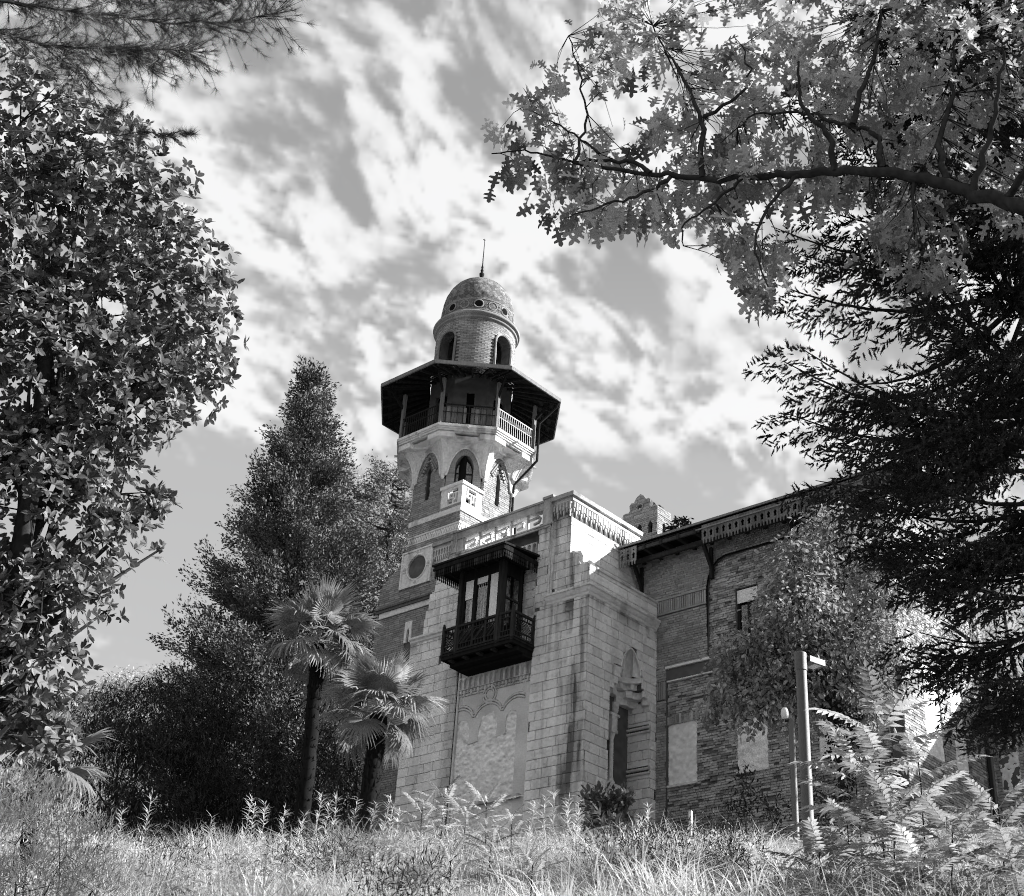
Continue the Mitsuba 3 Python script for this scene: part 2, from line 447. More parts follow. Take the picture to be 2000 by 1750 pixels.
hood.fbox(fr, -0.70, -0.63, 24.42, 24.85, -0.02, 0.03).fbox(fr, 0.63, 0.70, 24.42, 24.85, -0.02, 0.03)
put(tower, 'hood_moulding', hood, 'm_dark')
w = put(tower, 'arched_window', MB().prism(fr, arch_poly(0, 0.31, 23.2, 24.85, 25.42, 0.35).difference(arch_poly(0, 0.27, 23.2, 24.85, 25.36, 0.35)), -0.24, -0.19).fbox(fr, -0.02, 0.02, 23.2, 25.3, -0.24, -0.2).fbox(fr, -0.29, 0.29, 24.74, 24.78, -0.24, -0.2).fbox(fr, -0.29, 0.29, 24.3, 24.33, -0.24, -0.2), 'm_timber')
put(w, 'pane', MB().prism(fr, arch_poly(0, 0.30, 23.2, 24.85, 25.41, 0.35), -0.224, -0.22), 'm_glass')
put(w, 'interior', MB().box([TX - 1.2, TY - 1.2, 23.0], [TX + 1.2, TY - 1.1, 25.9]).box([TX - 1.2, TY - 1.2, 25.8], [TX + 1.2, TY + 1.2, 25.9]), 'm_dark')
# slit windows with their little brick gables
for i in (6, 0):
    fr = face(i, AP)
    s = put(tower, 'slit_window', MB().prism(fr, slit(0.0), -0.3, -0.28), 'm_dark')
    gm = MB()
    for sg in (-1, 1):
        for q in range(5):
            u = q / 5
            a, z = sg * 0.36 * (1 - u), 24.88 + 0.56 * u
            gm.bar(fr(a, z, 0.02), fr(a * 0.72, z + 0.04 - 0.10, 0.02), 0.085, 0.07, side=fr.n, tone=rng.uniform(0.3, 1))
        gm.bar(fr(sg * 0.42, 24.88, 0.035), fr(0, 25.54, 0.035), 0.05, 0.05, side=fr.n, tone=0.1)
    put(s, 'brick_gable', gm, 'm_brick')
s = put(tower, 'slit_window', MB().fbox(FA, -9.04, -8.73, 17.5, 18.75, -0.2, -0.18), 'm_dark')
put(s, 'surround', MB().prism(FA, Polygon([(-9.05, 18.5), (-8.72, 18.5), (-8.72, 19.25), (-9.05, 19.25)]).difference(Polygon([(-8.94, 18.4), (-8.82, 18.4), (-8.82, 18.9), (-8.88, 19.02), (-8.94, 18.9)])), -0.1, 0.05, 0.8), 'm_trim')
# string courses
for (z0, z1, w1) in ((22.86, 23.06, 0.05), (22.4, 22.46, 0.035), (22.13, 22.18, 0.035)):
    put(tower, 'string_course', MB().prism(FLAT, Polygon([(-9.42, 1.48 - w1), (-6.95 + w1, 1.48 - w1), (-6.95 + w1, 3.93), (-7.2, 3.93), (-7.2, 1.7), (-9.42, 1.7)]), z0, z1, 0.6), 'm_trim')
put(tower, 'string_course', MB().fbox(FA, -10.42, -7.05, 19.66, 19.86, -0.05, 0.04, 0.9), 'm_trim')
put(tower, 'cornice', MB().fbox(FA, -10.55, -7.1, 19.86, 19.95, -0.05, 0.10, 0.1).fbox(FA, -10.55, -7.1, 19.95, 20.02, -0.05, 0.15, 0.1), 'm_grey_timber')
orn = MB()
for q in range(int(2.45 / 0.12)):
    a = -9.36 + q * 0.12
    orn.bar(FA(a, 22.2, 0.012), FA(a + 0.06, 22.38, 0.012), 0.035, 0.04, side=FA.n, tone=0.9).bar(FA(a + 0.06, 22.38, 0.012), FA(a + 0.12, 22.2, 0.012), 0.035, 0.04, side=FA.n, tone=0.9)
    a = 1.5 + q * 0.12
    orn.bar(FBX(a, 22.2, 0.012), FBX(a + 0.06, 22.38, 0.012), 0.035, 0.04, side=FBX.n, tone=0.9).bar(FBX(a + 0.06, 22.38, 0.012), FBX(a + 0.12, 22.2, 0.012), 0.035, 0.04, side=FBX.n, tone=0.9)
orn.fbox(FA, -9.4, -6.95, 22.18, 22.4, -0.03, 0.0, 0.7).fbox(FBX, 1.48, 3.93, 22.18, 22.4, -0.03, 0.0, 0.7)
put(tower, 'zigzag_frieze', orn, 'm_trim')
# stone panel with the round window
OX, OZ = -8.8, 21.23
pan = sbox(-9.55, 20.53, -8.09, 21.91).difference(Point(OX, OZ).buffer(0.43, 32))
oc = put(tower, 'round_window', MB().prism(FA, pan, -0.05, 0.03, 0.75), 'm_trim')
fm = MB()
for r in (((-9.55, 20.53), (-9.49, 21.91)), ((-8.15, 20.53), (-8.09, 21.91))): fm.fbox(FA, r[0][0], r[1][0], 20.53, 21.91, 0.03, 0.065, 0.9)
for z in (20.53, 21.85): fm.fbox(FA, -9.49, -8.15, z, z + 0.06, 0.03, 0.065, 0.9)
t = np.linspace(0, 2 * math.pi, 49)
fm.tube(FA(OX + 0.46 * np.cos(t), OZ + 0.46 * np.sin(t), 0.03), 0.032, 6, 0.9)
for (ca, cz) in ((0, 0.57), (0, -0.57), (0.57, 0), (-0.57, 0)):
    fm.tube(FA(OX + ca + 0.09 * np.cos(t), OZ + cz + 0.09 * np.sin(t), 0.035), 0.025, 6, 0.9)
    fm.tube(FA(OX + ca + 0.03 * np.cos(t), OZ + cz + 0.03 * np.sin(t), 0.03), 0.03, 6, 0.1)
put(oc, 'moulding', fm, 'm_trim')
cone = np.stack([FA(OX + r * np.cos(t), OZ + r * np.sin(t), w) for r, w in ((0.43, 0.03), (0.415, -0.05), (0.36, -0.38), (0.24, -0.42))])
put(oc, 'reveal', MB().grid(cone, 0.7), 'm_trim', smooth=True)
put(oc, 'pane', MB().prism(FA, Point(OX, OZ).buffer(0.3, 16), -0.46, -0.44), 'm_dark')
# pierced corner balcony
bal = put(tower, 'corner_parapet', MB(), None) if 0 else None
cp = MB()
for fr, a0, a1, s0 in ((FA, -7.98, -6.95, 1), (FBX, 1.48, 2.5, 0)):
    hole = sbox(a0 + (0.32 if s0 else 0.2), 23.27, a1 - (0.2 if s0 else 0.32), 23.82)
    cp.prism(fr, sbox(a0, 23.06, a1, 24.0).difference(hole), -0.12, 0.0 if s0 else 0.003, 0.9)
    cp.fbox(fr, a0 - 0.02, a1 + (0.05 if s0 else 0.02), 23.9, 24.02, -0.15, 0.05 if s0 else 0.053, 0.95)
bal = put(tower, 'corner_parapet', cp, 'm_trim')
for fr, a0, a1, s0 in ((FA, -7.98, -6.95, 1), (FBX, 1.48, 2.5, 0)):
    x0, x1 = a0 + (0.32 if s0 else 0.2), a1 - (0.2 if s0 else 0.32)
    W, H, b = x1 - x0, 0.55, 0.055
    for (u0, v0, u1, v1) in ((0, .42, .55, .42), (.55, .0, .55, .72), (.2, .72, 1, .72), (.2, .42, .2, 1), (.78, .25, .78, .72), (.55, .25, .78, .25)):
        put(bal, 'fret_bar', MB().bar(fr(x0 + u0 * W, 23.27 + v0 * H, -0.06), fr(x0 + u1 * W + 1e-4, 23.27 + v1 * H + 1e-4, -0.06), b, 0.10, side=fr.n, tone=0.9), 'm_trim')
# fan corbels that carry the gallery
na, nz = 8 * 36, 26
th = np.arange(na) * 2 * np.pi / na
rel = (th - np.pi / 8) % (np.pi / 4); dlt = np.minimum(rel, np.pi / 4 - rel)
mid = (th + np.pi / 8) % (np.pi / 4) - np.pi / 8
zz = np.linspace(24.42, 25.86, nz)
wall = AP / np.cos(mid); outer = 2.22 / np.cos(mid)
z0 = 24.55 + 1.12 * np.sqrt(np.clip(1 - (1 - np.clip((dlt - 0.075) / (np.pi / 8 - 0.075), 0, 1)) ** 2, 0, 1)) ** 1.15
tt = (zz[:, None] - z0[None]) / (25.86 - z0[None])
flare = np.where(tt > 0, np.clip(tt, 0, 1) ** 2.5, -0.03)
R = wall[None] + np.where(tt > 0, flare * (outer - wall)[None] + 0.06, -0.03) + 0.012 * np.cos(dlt * 8 * 6)[None] * (tt > 0)
fan = MB().grid(np.stack([TX + R * np.cos(th), TY + R * np.sin(th), np.broadcast_to(zz[:, None], R.shape)], -1), 0.75, wrap=True)
fv, ff = fan.v[0], fan.f[0]
live = (tt > -0.02).reshape(-1); fan.f[0] = ff[live[ff].any(1)]
put(tower, 'fan_corbel', fan, 'm_trim', smooth=35)


def fan_r(theta, z):
    rel_ = (theta - np.pi / 8) % (np.pi / 4); dl = np.minimum(rel_, np.pi / 4 - rel_)
    md = (theta + np.pi / 8) % (np.pi / 4) - np.pi / 8
    zs = 24.55 + 1.12 * np.sqrt(np.clip(1 - (1 - np.clip((dl - 0.075) / (np.pi / 8 - 0.075), 0, 1)) ** 2, 0, 1)) ** 1.15
    q_ = np.clip((z - zs) / (25.86 - zs), 0, 1)
    wl, ot = AP / np.cos(md), 2.22 / np.cos(md)
    return wl + q_ ** 2.5 * (ot - wl) + 0.06, zs


for i in range(8):
    for dl in (-0.17, -0.085, 0.0, 0.085, 0.17):
        tq = np.pi / 8 + i * np.pi / 4 + dl
        z_ = np.linspace(float(fan_r(np.array(tq), 24.6)[1]) + 0.01, 25.80, 14)
        r_ = fan_r(tq + 0 * z_, z_)[0]
        put(tower, 'corbel_rib', MB().tube(np.stack([TX + r_ * np.cos(tq), TY + r_ * np.sin(tq), z_], 1), 0.022 if dl else 0.035, 5, 0.95), 'm_trim', smooth=True)
    tq = np.pi / 8 + i * np.pi / 4 + np.linspace(0.03, np.pi / 4 - 0.03, 31)
    z_ = fan_r(tq, 25.0)[1]; r_ = AP / np.cos((tq + np.pi / 8) % (np.pi / 4) - np.pi / 8) + 0.05
    put(tower, 'wall_arch', MB().tube(np.stack([TX + r_ * np.cos(tq), TY + r_ * np.sin(tq), z_], 1), 0.035, 6, 0.9), 'm_trim', smooth=True)
for (x, y) in octa(AP + 0.05): put(tower, 'corbel_boss', MB().lathe(x, y, [(0.0, 24.36), (0.06, 24.40), (0.07, 24.46), (0.055, 24.56)], 8, 0.4), 'm_trim')
val = Polygon(octa(2.40))
for i in range(8):
    fr = face(i, 2.40); c = fr(0, 0, 0)
    val = val.difference(Point(c[0] + fr.n[0] * 0.04, c[1] + fr.n[1] * 0.04).buffer(0.46, 3))
val = val.difference(Polygon(octa(1.9)))
put(tower, 'scalloped_valance', MB().prism(FLAT, val, 25.74, 25.94, 0.95), 'm_trim')
slab = MB()
for a, z0, z1 in ((2.42, 25.99, 26.06), (2.46, 26.06, 26.12), (2.50, 26.12, 26.22)): slab.prism(FLAT, Polygon(octa(a)), z0, z1, 0.85)
for i in range(8):
    fr = face(i, 2.5)
    slab.tube(np.array([fr(0, 26.1, -0.02), fr(0, 26.09, 0.10)]), 0.045, 8, 0.2)
slab.prism(FLAT, Polygon(octa(2.36)), 25.93, 25.99, 0.1)
put(tower, 'gallery_slab', slab, 'm_trim')
# gallery: posts, rails, balusters, boards, inner wall, roof
ov = octa(2.38)
for i in range(8):
    x, y = ov[i]
    p = put(tower, 'gallery_post', MB().box([x - 0.055, y - 0.055, 26.22], [x + 0.055, y + 0.055, 28.12], 0.35), 'm_grey_timber')
    e = np.array([x - TX, y - TY, 0]); e /= np.linalg.norm(e)
    put(p, 'brace', MB().bar([x, y, 27.5], np.array([x, y, 28.15]) + e * 0.55, 0.07, 0.09, tone=0.2), 'm_timber')
for i in range(8):
    fr = face(i, 2.40); hw = 2.40 * S8 - 0.07
    rl = put(tower, 'gallery_railing', MB().fbox(fr, -hw, hw, 27.03, 27.07, -0.02, 0.02, 0.3).fbox(fr, -hw, hw, 26.72, 26.745, -0.012, 0.012, 0.3).fbox(fr, -hw, hw, 26.28, 26.305, -0.012, 0.012, 0.3), 'm_iron' if i != 0 else 'm_paint')
    if i in (5, 6, 7, 0, 1):
        for q in range(17 if i in (0, 6) else 9):
            m = 17 if i in (0, 6) else 9
            a = -hw + (q + 0.5) / m * 2 * hw
            put(rl, 'baluster', MB().fbox(fr, a - 0.013, a + 0.013, 26.22, 27.03, -0.011, 0.011, 0.5), 'm_iron' if i != 0 else 'm_paint')
fr = face(7, 2.33)
for q in range(13):
    if q in (6,): continue
    a = -0.93 + q * 0.143
    put(tower, 'gallery_board', MB().fbox(fr, a, a + 0.125, 26.24, 26.98 + rng.uniform(-.03, .03), -0.015, 0.005 + rng.uniform(0, .01), rng.random()), 'm_grey_timber')
inner = MB()
for i in range(8):
    fr = face(i, 1.5); hw = 1.5 * S8
    inner.prism(fr, sbox(-hw, 26.2, hw, 29.0).difference(sbox(-0.14, 26.2, 0.14, 28.2) if i % 2 else sbox(-.3, 26.2, .3, 28.2)), -0.15, 0.0, 0.3)
    bd = MB()
put(tower, 'gallery_wall', inner, 'm_mortar')
put(tower, 'gallery_core', MB().prism(FLAT, Polygon(octa(1.2)), 26.2, 28.9), 'm_dark')
roof = MB()
eo, ei = np.array(octa(3.27)), np.array(octa(1.56))


def ring(o, zo, i_, zi): return np.stack([np.c_[o, np.full(8, zo)], np.c_[i_, np.full(8, zi)]])


roof.grid(ring(eo, 28.29, ei, 29.25), 0.3, wrap=True)
rf = put(tower, 'gallery_roof', roof, 'm_timber')
sof = MB()
for i in range(8):                                           # boarded soffit, each side's boards running along it
    a, b = eo[i], eo[(i + 1) % 8]; c, d = ei[i], ei[(i + 1) % 8]
    for q in range(9):
        t0, t1 = q / 9 + 0.006, (q + 1) / 9 - 0.006
        z0, z1 = 28.17 + 0.75 * t0, 28.17 + 0.75 * t1
        P = [np.r_[a + (c - a) * t0, z0], np.r_[b + (d - b) * t0, z0], np.r_[b + (d - b) * t1, z1], np.r_[a + (c - a) * t1, z1]]
        sof.add(P, [[0, 1, 2], [0, 2, 3]], rng.random() * 0.6)
put(rf, 'soffit', sof, 'm_timber')
for i in range(8):
    put(rf, 'fascia', MB().bar(np.r_[eo[i], 28.23], np.r_[eo[(i + 1) % 8], 28.23], 0.05, 0.14, tone=0.5), 'm_grey_timber')
    fr = face(i, 0)
    for q in (-1, -0.5, 0, 0.5, 1):
        put(rf, 'rafter', MB().bar(fr(q * 1.25, 28.15, 3.22), fr(q * 0.55, 28.78, 1.6), 0.06, 0.09, tone=0.55), 'm_timber')
# hollow round lantern with four arched openings
import manifold3d as m3


def manif(mesh): return m3.Manifold(m3.Mesh(np.asarray(mesh.vertices, np.float32), np.asarray(mesh.faces, np.uint32)))


def cyl(r, z0, z1): return m3.Manifold.cylinder(z1 - z0, r, r, 96).translate([TX, TY, z0])


drum = cyl(1.50, 28.6, 31.55) - cyl(1.12, 28.5, 31.6)
ap = arch_poly(0, 0.37, 28.9, 30.62, 31.0)
cs = m3.CrossSection([[(float(x), float(y)) for x, y in np.array(ap.exterior.coords)[:-1][::1]]], m3.FillRule.EvenOdd)
slot = m3.Manifold.extrude(cs, 4.0).translate([0, 0, -2.0]).rotate([90, 0, 0])
drum = drum - slot.translate([TX, TY, 0]) - slot.rotate([0, 0, 90]).translate([TX, TY, 0])
dm = drum.to_mesh()
ln = put(tower, 'lantern', MB().add(dm.vert_properties[:, :3], dm.tri_verts), 'm_mortar')
db = MB(); k = 0
for row in range(34):
    z = 29.0 + row * 0.075; nb = 40
    for q in range(nb):
        g0 = (q + 0.5 * (row % 2)) * 2 * np.pi / nb; g1 = g0 + 2 * np.pi / nb * 0.95
        mid_ = ((g0 + g1) / 2 + np.pi / 4) % (np.pi / 2) - np.pi / 4
        lim = 0.37 if z < 30.62 else 0.37 * math.sqrt(max(0, 1 - ((z - 30.62) / 0.38) ** 2)) if z < 31.0 else 0
        if lim and abs(math.sin(mid_) * 1.5) < lim + 0.10: continue
        r1 = 1.525 + rng.uniform(-0.006, 0.006)
        c0, c1 = np.array([math.cos(g0), math.sin(g0), 0]), np.array([math.cos(g1), math.sin(g1), 0])
        C0 = np.array([TX, TY, 0])
        v = [C0 + c * r + [0, 0, zq] for c in (c0, c1) for r in (1.48, r1) for zq in (z + 0.006, z + 0.069)]
        db.add(v, BOXF, rng.random())
put(ln, 'brickwork', db, 'm_brick', kind='stuff')
for i in range(4):
    g = i * np.pi / 2; fr = face(2 * i, 1.49)
    t = np.linspace(0, np.pi, 15)
    put(ln, 'opening_arch', MB().tube(np.vstack([fr(0.42, 29.2, 0.03), fr(0.42 * np.cos(t), 30.62 + 0.43 * np.sin(t), 0.0 + 0 * t), fr(-0.42, 29.2, 0.03)]), 0.045, 6, 0.1), 'm_brick')
    put(ln, 'sill', MB().fbox(fr, -0.45, 0.45, 29.28, 29.36, -0.3, 0.06, 0.8), 'm_trim')
put(tower, 'lantern_ring', MB().lathe(TX, TY, [(1.48, 31.42), (1.58, 31.47), (1.60, 31.53), (1.57, 31.57), (1.66, 31.62), (1.68, 31.69), (1.64, 31.76), (1.46, 31.82), (1.38, 31.82)], 96, 0.4), 'm_brick', smooth=40)
# dome with its band of round windows
rr = np.random.default_rng(5)
prof = [(1.40, 31.80)] + [(1.40, z) for z in np.linspace(31.86, 32.46, 8)] + [(1.40 * max(math.cos(a), 0) ** 0.90, 32.46 + 1.68 * math.sin(a) ** 0.96) for a in np.linspace(0.03, math.pi / 2, 44)]
prof = np.array(prof); ns = 220; g = np.arange(ns) * 2 * np.pi / ns
dv = np.stack([TX + prof[:, None, 0] * np.cos(g), TY + prof[:, None, 0] * np.sin(g), np.broadcast_to(prof[:, None, 1], (len(prof), ns))], -1)
bump = meshkit.fbm(dv * 7.0, 3, 4) - 0.5
sc = 1 + 0.045 * bump * (dv[..., 2] > 32.45)
dv[..., 0] = TX + (dv[..., 0] - TX) * sc; dv[..., 1] = TY + (dv[..., 1] - TY) * sc
dome = put(tower, 'dome', MB().grid(dv, 0.5, wrap=True), 'm_dome', smooth=True)


def on_dome(gc, r, z0, q, rad=1.405):
    a = gc + r * np.cos(q) / rad
    return np.stack([TX + rad * np.cos(a), TY + rad * np.sin(a), z0 + r * np.sin(q)], -1)


t = np.linspace(0, 2 * np.pi, 25)
for i in range(16):
    gc = -np.pi / 4 + i * np.pi / 8
    if i % 2 == 0:
        d_ = put(dome, 'dome_window', MB().tube(on_dome(gc, 0.175, 32.2, t), 0.03, 6, 0.6), 'm_brick')
        pv = np.vstack([on_dome(gc, 0.16, 32.2, t, 1.415), on_dome(gc, 0, 32.2, np.zeros(1), 1.418)])
        put(dome, 'dome_pane', MB().add(pv, [[25, j, j + 1] for j in range(24)]), 'm_dark')
    else:
        put(dome, 'dome_roundel', MB().tube(on_dome(gc, 0.17, 32.2, t), 0.022, 6, 0.6), 'm_brick')
    for s in (-0.05, 0.05): put(dome, 'dome_boss', MB().tube(on_dome(gc + np.pi / 16, 0.035, 32.2 + s * 1.3, t), 0.018, 5, 0.3), 'm_brick')
put(dome, 'dome_moulding', MB().lathe(TX, TY, [(1.40, 31.93), (1.425, 31.95), (1.425, 31.97), (1.40, 31.99)], 96, 0.6).lathe(TX, TY, [(1.40, 32.41), (1.42, 32.43), (1.42, 32.45), (1.395, 32.47)], 96, 0.6), 'm_brick', smooth=True)
put(tower, 'finial', MB().lathe(TX, TY, [(0.12, 34.05), (0.08, 34.16), (0.03, 34.4), (0.09, 34.55), (0.10, 34.64), (0.03, 34.72), (0.065, 34.80), (0.03, 34.88), (0.05, 34.95), (0.022, 35.05), (0.012, 36.35), (0.0, 36.42)], 16).box([TX - .01, TY - .08, 36.3], [TX + .01, TY + .03, 36.33]), 'm_iron', smooth=30)
# downpipe
v4 = octa(1.8)[0]; s4 = octa(2.56)[0]; e4 = octa(3.2)[0]
pp = np.array([[*e4, 28.15], [*(np.array(e4) * .9 + np.array(s4) * .1), 27.95], [s4[0], s4[1], 27.35], [s4[0], s4[1], 26.0], [s4[0], s4[1] , 25.8], [(s4[0] + v4[0]) / 2, (s4[1] + v4[1]) / 2, 25.35], [*v4, 24.9], [*v4, 23.3], [v4[0] + 0.2, v4[1], 23.15], [v4[0] + 0.2, v4[1], 21.0]])
put(tower, 'downpipe', MB().tube(pp, 0.045, 8, 0.4), 'm_iron', smooth=40)
# ================================================================ the stone pavilion in front of the tower
pav = thing('stone_pavilion', 'pale ashlar pavilion with pierced parapet, blind arched panel and a shell-headed niche', 'building')
GA = Frame([0, 0, 0], [1, 0, 0], [0, -1, 0])                # front
GB = Frame([0, 0, 0], [0, 1, 0], [1, 0, 0])                 # side of the corner buttress
GU = Frame([-0.76, 0, 0], [0, 1, 0], [1, 0, 0])             # side of the upper storey
rng = np.random.default_rng(21)
XL, XI, XR = -7.13, -4.96, -2.03                            # left edge, recess
# core, 2 cm behind the stones
NL, NR = 1.06, 2.93                                         # niche
NICHE = Polygon([(NL, 8), (NR, 8), (NR, 15.28), (NR - 0.06, 15.46), (2.62, 15.5), (2.60, 15.86), (2.52, 15.9)] +
                [(2.04 + 0.48 * math.cos(t), 15.9 + 0.71 * (0.55 * math.sin(t) + 0.45 * (1 - abs(math.cos(t)) ** 1.5))) for t in np.linspace(0.05, math.pi - 0.05, 21)] +
                [(1.56, 15.9), (1.22, 15.86), (1.2, 15.5), (NL, 15.46)])
core = MB()
core.box([XL + .02, 0.02, 8], [XI, 3.2, 17.75]).box([-6.27, 0.02, 17.75], [XI, 3.2, 20.3]).box([-6.6, 0.02, 17.75], [-6.27, 3.2, 18.5])
core.box([XI, 0.24, 8], [XR, 3.2, 20.3])
core.box([XR, 0.02, 8], [-1.02, 3.2, 20.3])
core.box([-1.02, 0.02, 17.55], [-0.78, 3.2, 20.3])
core.box([-1.02, 0.02, 8], [-0.78, 3.2, 17.55])
core.prism(GB, sbox(0.02, 8, 3.24, 17.7).difference(NICHE.buffer(0.025)), -0.96, -0.02)
core.box([-0.9, 0.02, 17.7], [-0.02, 3.24, 18.40])
core.box([-1.0, 0.02, 20.3], [-0.78, 3.24, 20.9]).box([-1.8, 0.02, 20.3], [-0.78, 0.3, 20.9])
put(pav, 'wall', core, 'm_mortar')
put(pav, 'roof', MB().box([-6.2, 0.15, 20.3], [-0.9, 5.0, 20.34]), 'm_trim')
# ashlar
ST = []


def ash(fr, region, seed, h=0.277, ln=0.56, out=0.0):
    r, c = courses(region, h, ln, np.random.default_rng(seed), 0.017, 0.28, z0=8.03)
    for q in r: ST.append((fr, q, None, out))
    for q in c: ST.append((fr, None, q, out))


ash(GA, sbox(XL, 9.5, -5.74, 17.53).union(Polygon([(-6.62, 17.78), (XI, 17.78), (XI, 20.3), (-6.28, 20.3), (-6.28, 19.15), (-6.48, 19.15), (-6.48, 18.55), (-6.62, 18.55)])), 1)
ash(GA, sbox(-5.72, 9.5, XI, 17.53), 2, ln=0.42, out=0.03)
SCROLL = [(-0.76, 19.02), (-0.63, 18.97), (-0.45, 18.94), (-0.41, 18.84), (-0.41, 18.66), (-0.32, 18.54), (-0.18, 18.52), (-0.09, 18.55), (0.0, 18.46)]
ash(GA, Polygon([(XR, 9.5), (0, 9.5), (0, 17.55), (XR, 17.55)]), 3)
ash(GA, sbox(XR, 17.56, -1.58, 20.18), 4, ln=0.4)
ash(GA, Polygon([(-1.44, 17.86)] + [(0, 17.86)] + SCROLL[::-1] + [(-0.76, 20.3), (-1.44, 20.3)]), 5, ln=0.6)
ash(GB, sbox(0, 9.5, 3.25, 17.53).difference(NICHE), 6, ln=0.5)
ash(GB, sbox(0, 17.86, 3.25, 18.40), 7, ln=0.8)
ash(GU, sbox(0, 18.40, 3.25, 20.25), 8, ln=0.62)
FRV = Frame([0, NR, 0], [1, 0, 0], [0, -1, 0])              # the niche's reveal
ash(FRV, sbox(-0.94, 9.5, 0.0, 13.12).union(sbox(-0.94, 13.38, 0, 14.32)).union(sbox(-0.94, 14.58, 0, 15.26)), 9, ln=0.42)
FOR_ = Frame([0, 0.13, 0], [1, 0, 0], [0, -1, 0])           # wall beside the timber oriel
ash(FOR_, sbox(XI, 16.3, XR, 19.3), 10, ln=0.7)
dist = lambda fr, q: np.linalg.norm(fr((q[0] + q[2]) / 2, (q[1] + q[3]) / 2, 0) - EYE)


def seen(s):
    q = s[1] if s[1] is not None else s[2].bounds
    a = (q[2] - q[0]) * (q[3] - q[1])
    d = fr_d = EYE - s[0]((q[0] + q[2]) / 2, (q[1] + q[3]) / 2, 0)
    hid = q[3] < 11.6
    return (0 if hid else 1) * a * abs(np.dot(d, s[0].n)) / np.linalg.norm(d) ** 3


ST.sort(key=seen, reverse=True)
rest = MB()
for i, (fr, q, pg, out) in enumerate(ST):
    m = MB() if i < 300 else rest
    w1 = out + rng.uniform(-0.004, 0.006); tone = np.clip(rng.normal(0.5, 0.22), 0, 1)
    if pg is None: m.fbox(fr, q[0], q[2], q[1], q[3], -0.03, w1, tone)
    else: m.prism(fr, pg, -0.03, w1, tone)
    if i < 300: put(pav, 'stone', m, 'm_stone')
put(pav, 'stonework', rest, 'm_stone', kind='stuff')
# cornice round the corner buttress, coping of the buttress, string course of the left pier


def moulding(prof, path, tone=0.6):
    """A profile (outward, z) swept along a plan path of (point, outward normal) corners."""
    v = np.array([[[p[0] + n[0] * o, p[1] + n[1] * o, z] for (o, z) in prof] for p, n in path])
    return MB().grid(v, tone).add(v[0], [[0, i, i + 1] for i in range(1, len(prof) - 1)], tone).add(v[-1], [[0, i, i + 1] for i in range(1, len(prof) - 1)], tone)


CP = [(0.0, 17.52), (0.025, 17.55), (0.03, 17.60), (0.07, 17.64), (0.10, 17.70), (0.11, 17.74), (0.15, 17.76), (0.15, 17.82), (0.0, 17.88)]
put(pav, 'cornice', moulding(CP, [((-1.55, 0), (0, -1)), ((0, 0), (1, -1)), ((0, 3.27), (1, 0.3))]), 'm_trim')
put(pav, 'coping', MB().box([-0.9, 0.30, 18.395], [0.05, 3.27, 18.46], 0.2), 'm_trim')
put(pav, 'scroll_gable', MB().prism(GA, Polygon([(-0.765, 18.3)] + [(0.0, 18.3)] + SCROLL[::-1]), -0.28, -0.032, 0.5).tube(np.array([GA(a, z, -0.12) for a, z in SCROLL]), 0.10, 6, 0.3), 'm_trim')
put(pav, 'string_course', moulding([(0, 17.53), (0.04, 17.56), (0.05, 17.62), (0.10, 17.66), (0.10, 17.72), (0, 17.78)], [((XL, 0), (0, -1)), ((XI, 0), (0, -1))]), 'm_trim')
# framing roll of the front (a rectangular label moulding)
for o in (0.0, 0.10):
    put(pav, 'label_moulding', MB().tube(np.array([[-1.56 + o, -0.01, 17.86], [-1.56 + o, -0.01, 20.13 + o * .8], [-5.2, -0.01, 20.13 + o * .8]]), 0.035, 6, 0.5).fbox(GA, -1.58 + o, -1.5 + o, 17.87, 20.1, -0.03, 0.0), 'm_trim')
# pierced parapet
par = MB()
par.box([-5.46, 0.02, 20.20], [-1.84, 0.16, 20.26]).box([-5.46, -0.02, 20.74], [-1.84, 0.2, 20.98]).box([-5.47, -0.05, 20.98], [-1.84, 0.25, 21.05])
par.box([-5.46, 0.0, 20.30], [-5.2, 0.16, 20.74]).box([-1.90, 0.0, 20.30], [-1.84, 0.16, 20.74])
pa = put(pav, 'parapet', par, 'm_trim')
U = 3.3 / 5
for q in range(5):
    x0 = -5.2 + q * U
    for (u0, v0, u1, v1) in ((0.04, 0.0, 0.04, 1.0), (0.04, 0.70, 0.74, 0.70), (0.74, 0.70, 0.74, 0.32), (0.36, 0.32, 0.74, 0.32)):
        put(pa, 'fret_bar', MB().bar(GA(x0 + u0 * U, 20.27 + v0 * 0.46, -0.1), GA(x0 + u1 * U + 1e-4, 20.27 + v1 * 0.46 + 1e-4, -0.05), 0.06, 0.07, side=GA.n, tone=rng.random()), 'm_trim')
put(pa, 'pier', MB().box([-1.84, -0.04, 20.2], [-1.48, 0.3, 21.06]).box([-1.87, -0.08, 21.06], [-1.46, 0.33, 21.14]), 'm_trim')
put(pa, 'pier', MB().box([-5.72, -0.03, 20.3], [-5.46, 0.25, 20.99]).box([-5.74, -0.06, 20.99], [-5.44, 0.28, 21.08]), 'm_trim')
crown = [(0, 20.70), (0.05, 20.74), (0.05, 20.86), (0.12, 20.88), (0.14, 21.0), (0.0, 21.04), (-0.3, 21.04)]
put(pa, 'corner_cornice', moulding(crown, [((-1.5, 0.02), (0, -1)), ((-0.76, 0.02), (1, -1)), ((-0.76, 3.3), (1, 0.2))]), 'm_trim')
put(pa, 'corner_block', MB().box([-1.6, 0.05, 20.3], [-0.79, 3.28, 20.99]), 'm_trim')
